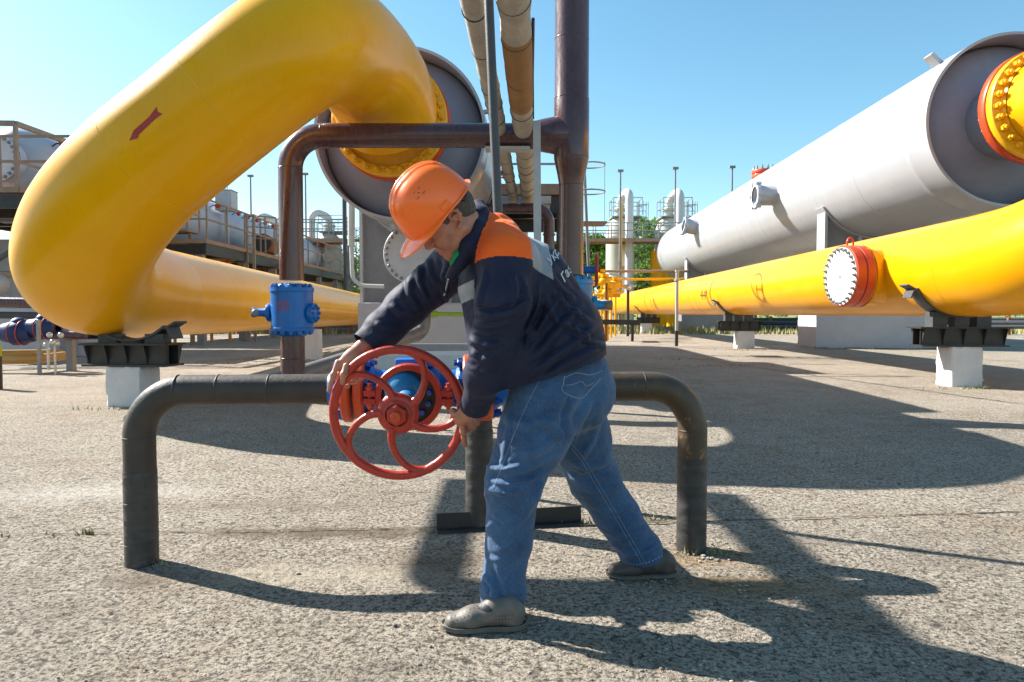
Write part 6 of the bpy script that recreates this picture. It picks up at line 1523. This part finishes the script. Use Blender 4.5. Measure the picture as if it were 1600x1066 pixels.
# ---------------- hard hat
def hat():
    A, Bw, Hh = 0.137, 0.114, 0.158; C0 = (0.008, 0, 0.048); n, mm = 96, 34
    def pt(th, ph, extra=0.0):
        cx, sy, cz = math.cos(th)*math.cos(ph), math.sin(th)*math.cos(ph), math.sin(ph)
        e = 2.35; q = (abs(cx)**e+abs(sy)**e+abs(cz)**e)**(-1/e)
        x, y, z = cx*q*A, sy*q*Bw, cz*q*Hh
        r = 0.0
        top = max(0, min(1, (z/Hh-0.35)/0.35))
        for y0, wd_, h_ in ((0, 0.011, 0.0065), (0.034, 0.008, 0.0048), (-0.034, 0.008, 0.0048)): r += h_*math.exp(-((y-y0*(1-0.25*abs(x)/A))/wd_)**2*1.6)
        k = 1+(r*top*(1 if abs(x) < A*0.9 else max(0, 1-(abs(x)-A*0.9)/(A*0.1)))+extra)/0.13
        return x*k, y*k, z*k
    m = MB(); vs = []; 
    for j in range(mm+1):
        ph = PI/2*j/mm
        for i in range(n): x, y, z = pt(2*PI*i/n, ph); vs.append(hp(C0[0]+x, C0[1]+y, C0[2]+z))
    fs = [(j*n+i, j*n+(i+1)%n, (j+1)*n+(i+1)%n, (j+1)*n+i) for j in range(mm) for i in range(n)]
    m.add(vs, fs)
    # rim and visor
    rings = []
    for (out, dz) in ((0.0, 0.0), (0.3, -0.001), (0.75, -0.003), (1.0, -0.0035), (1.03, -0.006), (0.98, -0.0085), (0.5, -0.006), (-0.04, -0.004), (-0.05, 0.03)):
        ring = []
        for i in range(n):
            th = 2*PI*i/n; x, y, z = pt(th, 0.0); f = max(0, math.cos(th)); vis = 0.050*(f**1.1) if f > 0 else 0
            ext = 0.007+vis+0.006*max(0, -math.cos(th))**3; d = Vector((x, y, 0)).normalized(); o_ = max(out, -0.05)*(ext if out >= 0 else 0.10)
            drop = -0.016*(vis/0.052)*max(out, 0)**1.3*(0.75+0.25*abs(math.sin(th)))*1.0
            ring.append(hp(C0[0]+x+d.x*o_+(0.004*vis/0.05 if out > 0 else 0), C0[1]+y+d.y*o_, C0[2]+z+dz+drop))
        rings.append(ring)
    vs = [p for r_ in rings for p in r_]; m.add(vs, [(j*n+i, (j+1)*n+i, (j+1)*n+(i+1)%n, j*n+(i+1)%n) for j in range(len(rings)-1) for i in range(n)])
    sh = m.build('hard_hat', M['hat'], man, 50)
    for s in (-1, 1):
        m = MB(); x, y, z = pt(PI*0.5*s+0.08*s, 0.10, 0.002); c = hp(C0[0]+x, C0[1]+y, C0[2]+z); R3 = Matrix((HF, HL, HU)).transposed()
        m.box(c, (0.036, 0.006, 0.022), R3); m.build('side_slot', M['hat'], sh, 30, bevel=0.002)
    for s in (-1, 1):
        m = MB()
        for (dx, dz, l) in ((-0.012,0.016,0.008),(0.012,0.016,0.008),(-0.013,-0.004,0.012),(0.013,-0.004,0.012)):
            th = PI*0.5*s; x, y, z = pt(th-0.15*s+(dx)/0.12*-s, 0.62+dz/0.14, 0.0012); c = hp(C0[0]+x, C0[1]+y, C0[2]+z); m.box(c, (l, 0.0012, 0.0013), Matrix((HF, HL, HU)).transposed())
        x, y, z = pt(PI*0.5*s-0.15*s, 0.66, 0.0012); m.sphere(hp(C0[0]+x, C0[1]+y, C0[2]+z), 0.0022, 8, 6); m.build('vent_marks', M['dark_plastic'], sh, 0)
    m = MB(); m.tube([hp(C0[0]-0.010+math.cos(a_)*0.105, math.sin(a_)*0.086, 0.030-0.012*(a_-PI)**2*0+(-0.018 if abs(a_-PI) < 0.9 else 0)+0.012) for a_ in [PI*0.45+PI*1.1*i/24 for i in range(25)]], 0.009, 8)
    m.build('head_band', M['dark_plastic'], sh, 60)
    return sh
hat_o = hat()

# ---------------- jacket
j = Field(0.035); LT = (0.12, 1, 0.0)
j.bone(P(768,392,2.50), P(820,446,2.53), 0.118, 0.160, 0.05, LT, 1.50)
j.bone(P(820,446,2.53), P(866,520,2.56), 0.160, 0.172, 0.05, LT, 1.26)
j.bone(P(866,520,2.56), P(880,585,2.58), 0.172, 0.176, 0.05, LT, 1.18)
j.bone(P(760,450,2.50), P(800,545,2.52), 0.105, 0.150, 0.06, LT, 1.30)
j.bone(P(800,545,2.52), P(828,605,2.54), 0.145, 0.135, 0.06, LT, 1.25)
j.chain([P(775,372,2.44), P(793,405,2.32), P(786,470,2.27), P(771,535,2.31), P(756,588,2.39), P(743,634,2.49)], [0.085,0.095,0.090,0.076,0.068,0.052], 0.03)
j.chain([P(748,385,2.60), P(706,420,2.70), P(672,447,2.73), P(634,480,2.74), P(600,514,2.70), P(572,541,2.66)], [0.09,0.090,0.082,0.080,0.070,0.060], 0.03)
j.ball(P(806,420,2.42), 0.09, 0.04)
# cuffs
j.bone(P(746,622,2.46), P(742,637,2.50), 0.056, 0.055, 0.004); j.bone(P(580,533,2.67), P(571,542,2.658), 0.064, 0.063, 0.004)
# collar standing round the neck
cn = [P(704,432,2.37), P(718,410,2.345), P(732,384,2.335), P(743,358,2.36), P(749,337,2.42), P(748,325,2.50)]
cf = [P(748,325,2.50), P(740,334,2.60), P(722,370,2.64), P(704,405,2.60), P(695,432,2.50)]
j.chain(cn, [0.020,0.028,0.034,0.036,0.034,0.030], 0.015); j.chain(cf, [0.030,0.028,0.028,0.024,0.018], 0.015)
# hollow for the neck and the open front
j.bone(P(738,362,2.47), hp(-0.01,0,-0.02), 0.052, 0.078, 0.010, sub=True); j.bone(hp(0.0,0,-0.05), hp(0.055,0,-0.075), 0.066, 0.052, 0.010, sub=True)
hemA, hemB = P(770,607,2.5), P(957,553,2.5); hd = (hemB-hemA).normalized(); hn = Vector((hd.z, 0, -hd.x)); hn = hn if hn.z < 0 else -hn
hn = (hn+Vector((0,0.05,0))).normalized()
# cuff and hem cuts only act on the trunk: build trunk with a hem cut below the arm line
wa = (P(743,634,2.49)-P(756,588,2.39)).normalized(); wb = (P(572,541,2.66)-P(600,514,2.70)).normalized()
V, F = grow(j, 0.0034, (-0.75, 2.05, 0.55), (0.62, 3.05, 1.65))
V = relax(V, F, 2, 0.5)
# trim below the hem and beyond the cuffs
def trim(V, F, keep):
    ok = keep[F].all(1); F = F[ok]; used = np.unique(F); mp = -np.ones(len(V), int); mp[used] = np.arange(len(used)); return V[used], mp[F]
px, py = to_px(V)
below = ((V-A_(hemA)) @ A_(hn) > 0) & (px > 764+np.clip(py-600, 0, 60)*0.0) & ~((V[:,1] < 2.46+0.0) & (px < 770))
below = ((V-A_(hemA)) @ A_(hn) > 0) & ~((px < 775) & (V[:,0] < -0.055))
cw = (((V-A_(P(742,638,2.50))) @ A_(wa)) > 0) & (np.linalg.norm(V-A_(P(742,638,2.50)), axis=1) < 0.12)
cw2 = (((V-A_(P(571,542,2.658))) @ A_(wb)) > 0) & (np.linalg.norm(V-A_(P(571,542,2.658)), axis=1) < 0.13)
V, F = trim(V, F, ~(below | cw | cw2))
jf = [([(842,440),(838,480),(822,520),(812,560)], 7, 0.010), ([(848,470),(870,500),(905,520)], 6, 0.009), ([(860,450),(885,480),(925,505)], 6, 0.008), ([(835,560),(868,520),(905,480)], 8, 0.011),
      ([(828,585),(880,548),(932,510)], 8, 0.011), ([(850,592),(900,560),(945,540)], 7, 0.009), ([(858,425),(880,455),(898,470)], 5, 0.006), ([(815,540),(850,500),(880,455)], 6, 0.008),
      ([(868,398),(892,430),(908,452)], 5, 0.005), ([(890,505),(915,530),(950,545)], 6, 0.008), ([(838,530),(852,495),(860,465)], 5, 0.007),
      ([(741,478),(770,486),(800,478),(828,460)], 4, -0.008), ([(741,488),(772,498),(805,488)], 6, 0.006), ([(738,505),(762,512),(790,505)], 6, 0.007), ([(735,530),(755,541),(785,536)], 7, 0.009), ([(734,548),(750,562),(772,560)], 6, 0.009),
      ([(733,572),(748,582),(768,578)], 5, 0.005), ([(760,420),(752,450),(745,480)], 6, 0.006), ([(800,425),(806,455),(800,485)], 7, 0.006), ([(820,440),(826,470),(818,500)], 6, 0.006),
      ([(668,400),(672,430),(690,452)], 6, 0.008), ([(655,412),(655,440),(668,470)], 6, 0.008), ([(640,432),(640,460),(655,485)], 6, 0.006), ([(610,475),(628,490),(650,488)], 7, 0.006), ([(585,505),(600,512),(622,512)], 6, 0.005), ([(690,440),(700,470),(690,490)], 6, 0.007),
      ([(713,500),(722,540),(736,570)], 4, 0.004), ([(705,455),(715,490),(728,520)], 5, 0.006), ([(780,345),(800,350),(822,362)], 6, 0.005), ([(770,330),(790,335),(808,345)], 5, 0.003)]
jf = [(p, w*0.85, h*1.35) for p, w, h in jf]
V = folds(V, F, jf); N = vnormals(V, F)
V = V+N*(vnoise(V, (0.07,0.09,0.06), 5)*0.009+vnoise(V, (0.022,0.022,0.022), 6)*0.0022)[:,None]
V = relax(V, F, 1, 0.3)
cen = V[F].mean(1); px, py = to_px(cen); Nf = vnormals(V, F)[F].mean(1)
# panels laid out on the body: along the spine and round the shoulders
sp_d = A_((P(866,520,2.5)-P(780,360,2.5)).normalized())
s_ = (cen-A_(P(765,330,2.5))) @ sp_d; zc = cen[:,2]
curve = 1.268+0.018*np.cos(np.clip((cen[:,0]+0.02)/0.10, -1.5, 1.5)*1.2)-0.02*np.clip((cen[:,1]-2.5)/0.3, 0, 1)
xlim = np.interp(zc, [1.20, 1.27, 1.36, 1.50], [0.075, 0.068, 0.060, 0.03])
isor = (zc > curve) & (cen[:,0] < xlim) & (cen[:,0] > -0.13) & (Nf[:,2] > -0.45)
g0 = xlim; g1 = xlim+0.068
isgr = (cen[:,0] >= g0) & (cen[:,0] < g1) & (zc > 1.215+ (g1-cen[:,0])*0.55)
dcol = np.full(len(cen), 9.0)
for ch, rs in ((cn, [0.018,0.026,0.033,0.034,0.030,0.026]), (cf, [0.026,0.028,0.028,0.024,0.018])):
    for i in range(len(ch)-1): dcol = np.minimum(dcol, Field.dist(cen, (A_(ch[i]), A_(ch[i+1]), rs[i], rs[i+1], 0, None, 1, False, None, 1)))
col = dcol < 0.010
mi = np.zeros(len(cen), int); mi[isor & ~col] = 1; mi[isgr & ~col] = 2
chest = (px > 688) & (px < 745) & (cen[:,0] < -0.13) & (Nf[:,0] < -0.1) & (np.abs((cen-A_(P(715,462,2.4))) @ A_(Vector((-0.35,0,0.94)).normalized())) < 0.030) & (cen[:,1] < 2.62) & (cen[:,1] > 2.30)
mi[chest & ~isor] = 2
jacket = mesh_obj('jacket', V, F, [M['navy'], M['orange_cloth'], M['reflect']], man, mi)
sol = jacket.modifiers.new('thick', 'SOLIDIFY'); sol.thickness = 0.003; sol.offset = -1
# shirt at the throat
sf = Field(0.02); sf.bone(P(722,402,2.47), P(718,420,2.49), 0.036, 0.030, 0.02); sf.chain([P(724,380,2.355), P(714,397,2.325), P(705,412,2.325)], [0.007,0.010,0.007], 0.01)
V, F = grow(sf, 0.004, A_(P(722,420,2.44))-0.17, A_(P(722,420,2.44))+0.17); mesh_obj('shirt', V, F, M['shirt'], man)
# zip edge, button, lettering
zp = MB(); pts = spline([P(712,432,2.30), P(698,450,2.30), P(692,472,2.31), P(700,500,2.33), P(716,540,2.36)], 6)
bvj = bvh_of(jacket)
def snap(p, off=0.004):
    d = (p-CAMP).normalized(); h = bvj.ray_cast(CAMP, d)
    return h[0]-d*off if h[0] is not None else None
ps = [snap(P(x, y, 3)) for x, y in ((700,437),(697,450),(694,462),(696,476),(702,496),(710,520),(720,548))]
ps = [p for p in ps if p is not None]
if len(ps) > 2: zp.tube(spline(ps, 5), 0.0035, 8); zp.build('zip_edge', M['palesteel'], jacket, 60)
p = snap(P(719,527,3), 0.001)
if p is not None: m = MB(); m.cyl(p, (CAMP-p), 0.010, 0.004, 16, bev=0.001); m.cyl(p+(CAMP-p).normalized()*0.004, (CAMP-p), 0.005, 0.001, 12); m.build('button', M['dark_plastic'], jacket, 40)
ang = math.radians(38)
def back_map(x0, y0, s):
    ux, uy = 0.60, -0.15       # along a line of letters (across the back, strongly foreshortened)
    vx, vy = -0.50, -0.86
    return lambda x, y: (x0+s*(x*math.cos(R(-62))*0.62+y*-0.55), y0-s*(x*math.sin(R(-62))*-0.0-0)+s*(-x*0.55)+s*(-y*0.52)*-1*-1)
def bm1(x0, y0, s): return lambda x, y: (x0+s*(0.42*x-0.62*y), y0+s*(-0.62*x-0.66*y))
decal('back_lettering', jacket, text_polys('Укр', bm1(860, 417, 19), 1.0, 0.35, 0.02), M['white'], jacket, 0.003, 4, 'white lettering across the back')
decal('back_lettering', jacket, text_polys('Газв', bm1(881, 442, 19), 1.0, 0.35, 0.02), M['white'], jacket, 0.003, 4, 'second line of white lettering on the back')

# ---------------- jeans
q = Field(0.03)
q.bone(P(868,590,2.58), P(878,618,2.60), 0.150, 0.158, 0.04, (0,1,0), 1.14)
q.bone(P(905,585,2.60), P(912,612,2.62), 0.118, 0.125, 0.05, (0,1,0), 1.30)
q.chain([P(856,620,2.50), P(833,682,2.46), P(803,752,2.42), P(794,845,2.42), P(786,915,2.42), P(786,950,2.42)], [0.146,0.126,0.099,0.080,0.076,0.081], 0.03)
q.chain([P(892,625,2.70), P(908,690,2.75), P(928,748,2.79), P(965,806,2.82), P(1000,860,2.84), P(1012,893,2.845)], [0.142,0.116,0.100,0.088,0.086,0.091], 0.03)
V, F = grow(q, 0.0036, (-0.25, 2.1, 0.0), (0.85, 3.1, 1.1))
V = relax(V, F, 2, 0.5)
a1 = P(786,950,2.42); d1 = Vector((0.10,0,-1)).normalized(); a2 = P(1010,873,2.84); d2 = Vector((0.24,0.03,-0.97)).normalized()
cutN = (((V-A_(a1)) @ A_(d1)) > 0) & (V[:,0] < 0.25); cutF = (((V-A_(a2)) @ A_(d2)) > 0) & (V[:,0] > 0.30)
V, F = trim(V, F, ~(cutN | cutF))
qf = [([(760,740),(790,750),(830,742),(855,725)], 6, -0.010), ([(756,728),(785,735),(815,728)], 6, 0.010), ([(758,762),(785,772),(815,768)], 6, 0.008), ([(850,745),(835,775),(815,800)], 7, 0.009),
      ([(845,760),(825,800),(800,830)], 6, 0.006), ([(762,800),(790,815),(820,800)], 6, 0.005), ([(780,640),(800,660),(840,665),(880,650)], 9, 0.007), ([(880,690),(862,665),(830,650)], 8, 0.009), ([(884,700),(880,650),(895,610)], 7, -0.010),
      ([(890,670),(850,700),(820,715)], 8, 0.009), ([(925,620),(905,660),(890,700)], 7, 0.009), ([(940,640),(925,690),(905,720)], 7, 0.008), ([(885,735),(910,748),(950,735),(972,730)], 6, -0.008), ([(890,722),(920,732),(960,715)], 6, 0.008),
      ([(905,760),(940,770),(985,755)], 6, 0.007), ([(940,800),(965,800),(1000,785)], 5, 0.005), ([(960,840),(985,838),(1015,820)], 5, 0.005), ([(975,868),(1000,868),(1030,850)], 5, 0.007), ([(965,855),(990,856),(1022,838)], 4, -0.004),
      ([(757,900),(770,915),(772,935)], 5, 0.009), ([(768,890),(782,915),(783,938)], 5, -0.007), ([(755,925),(790,940),(820,935)], 5, 0.006), ([(760,870),(790,880),(822,870)], 5, 0.004), ([(800,640),(790,690),(780,740)], 5, 0.004)]
qf = [(p, w*0.85, h*1.25) for p, w, h in qf]
V = folds(V, F, qf); N = vnormals(V, F); V = V+N*(vnoise(V, (0.07,0.07,0.05), 15)*0.010+vnoise(V, (0.03,0.03,0.02), 16)*0.004)[:,None]
V = relax(V, F, 1, 0.3)
jeans = mesh_obj('jeans', V, F, M['denim'], man)
sol = jeans.modifiers.new('thick', 'SOLIDIFY'); sol.thickness = 0.003; sol.offset = -1
def stroke(pts, w):
    """narrow outlined ribbons along a pixel polyline"""
    out = []
    for (a, b2) in zip(pts[:-1], pts[1:]):
        dx, dy = b2[0]-a[0], b2[1]-a[1]; L = math.hypot(dx, dy) or 1; nx, ny = -dy/L*w/2, dx/L*w/2
        out.append([(a[0]-nx,a[1]-ny),(b2[0]-nx,b2[1]-ny),(b2[0]+nx,b2[1]+ny),(a[0]+nx,a[1]+ny)])
    return out
def smooth2(pts, n=5): return [(v.x, v.y) for v in spline([Vector((a, b2, 0)) for a, b2 in pts], n)]
def dashed(pts, w, on=1): 
    s = stroke(smooth2(pts, 8), w); return [x for i, x in enumerate(s) if i % 2 == 0]
decal('side_seam', jeans, stroke(smooth2([(842,597),(820,640),(800,688),(782,735),(772,760)]), 1.0), M['stitch'], jeans, 0.0015, 5)
decal('inner_seam', jeans, stroke(smooth2([(885,692),(905,715),(932,760),(962,810),(985,850),(1006,886)]), 0.8)+stroke(smooth2([(889,690),(910,713),(937,758),(967,808),(990,848),(1011,884)]), 0.8), M['stitch'], jeans, 0.0015, 5)
decal('back_pocket', jeans, stroke(smooth2([(882,588),(880,600),(878,610),(895,620),(908,622),(925,606),(938,592)], 4), 1.5)+stroke(smooth2([(883,590),(900,583),(922,586),(940,580)], 4), 1.5)+stroke(smooth2([(884,603),(898,600),(908,596),(916,603),(928,598)], 4), 1.2), M['stitch'], jeans, 0.0015, 4)
decal('hem_stitch', jeans, dashed([(751,935),(762,943),(785,948),(805,949),(822,947)], 2.2)+dashed([(974,878),(990,882),(1008,880),(1028,872),(1044,862)], 2.2), M['stitch'], jeans, 0.0015, 4)

# ---------------- shoes
def shoe(toe, heel, lift, mat, name='shoe'):
    """toe/heel points on the ground"""
    t = Vector(toe); h = Vector(heel); ax = (h-t); L = ax.length; ax.normalize(); lt = Vector((-ax.y, ax.x, 0)).normalized()
    def s_(u, v, z): return t+ax*(u*L)+lt*v+UP*(z+lift(u))
    f = Field(0.02)
    f.bone(s_(0.14,0.004,0.026), s_(0.36,0.002,0.036), 0.028, 0.036, 0.03, lt, 1.35); f.bone(s_(0.36,0.002,0.040), s_(0.62,0,0.058), 0.034, 0.040, 0.03, lt, 0.98)
    f.bone(s_(0.62,0,0.055), s_(0.84,0,0.055), 0.040, 0.036, 0.03, lt, 0.9); f.bone(s_(0.84,0,0.030), s_(0.88,0,0.055), 0.036, 0.030, 0.02, lt, 0.95)
    f.bone(s_(0.62,0,0.075), s_(0.80,0,0.085), 0.034, 0.030, 0.02, lt, 0.9)
    V, F = grow(f, 0.003, A_(s_(0.5,0,0.06))-0.22, A_(s_(0.5,0,0.06))+0.22, cuts=[(s_(0.5,0,0.010), Vector((0,0,-1)))])
    V = relax(V, F, 1, 0.4); up = mesh_obj(name, V, F, mat, man)
    m = MB(); n = 44; prof = []
    for i in range(n):
        a = 2*PI*i/n; u = 0.5-0.5*math.cos(a); w = 0.047*math.sqrt(max(1-(2*u-1)**4, 0))*(1.05-0.22*math.exp(-((u-0.62)/0.16)**2)-0.12*u); prof.append((u, math.copysign(w, math.sin(a)) if i not in (0, n//2) else 0.0))
    vs = []
    for (z, k) in ((0.0, 0.95), (0.003, 1.0), (0.012, 1.0), (0.015, 0.97)):
        for (u, w) in prof: vs.append(s_(0.5+(u-0.5)*k*0.99, w*k, z+(0.006*max(0, 0.18-u)/0.18)))
    fs = [(j_*n+i, j_*n+(i+1)%n, (j_+1)*n+(i+1)%n, (j_+1)*n+i) for j_ in range(3) for i in range(n)]+[tuple(range(n))[::-1], tuple(3*n+i for i in range(n))]
    m.add(vs, fs); m.build('sole', M['sole'], up, 40)
    m = MB()
    pr2 = [s_(0.5+(u-0.5)*0.985, w*1.0, 0.017+0.006*max(0,0.18-u)/0.18) for u, w in prof]
    m.tube(pr2, 0.0028, 6, closed=True); m.build('welt_seam', mat, up, 60)
    return up
sA = shoe(G(689,984)+Vector((0,0.0,0)), G(823,981), lambda u: 0.002, M['shoe'])
sB = shoe(G(946,902), G(1058,901), lambda u: 0.003+0.006*max(0, u-0.5), M['shoe2'])
dots = []
for r_, (x0, y0, x1, y1, n) in enumerate(((703,958,748,937,9), (705,965,752,945,9), (708,971,738,960,6), (775,963,800,962,6), (775,968,800,967,6))):
    for i in range(n):
        x = x0+(x1-x0)*i/(n-1); y = y0+(y1-y0)*i/(n-1); dots.append([(x-1,y),(x,y-1.1),(x+1,y),(x,y+1.1)])
decal('perforation', sA, dots, M['dark_plastic'], sA, 0.001, 5)
decal('elastic_gore', sA, [[(746,951),(757,943),(765,948),(770,955),(762,957)]], M['dark_plastic'], sA, 0.001, 4)
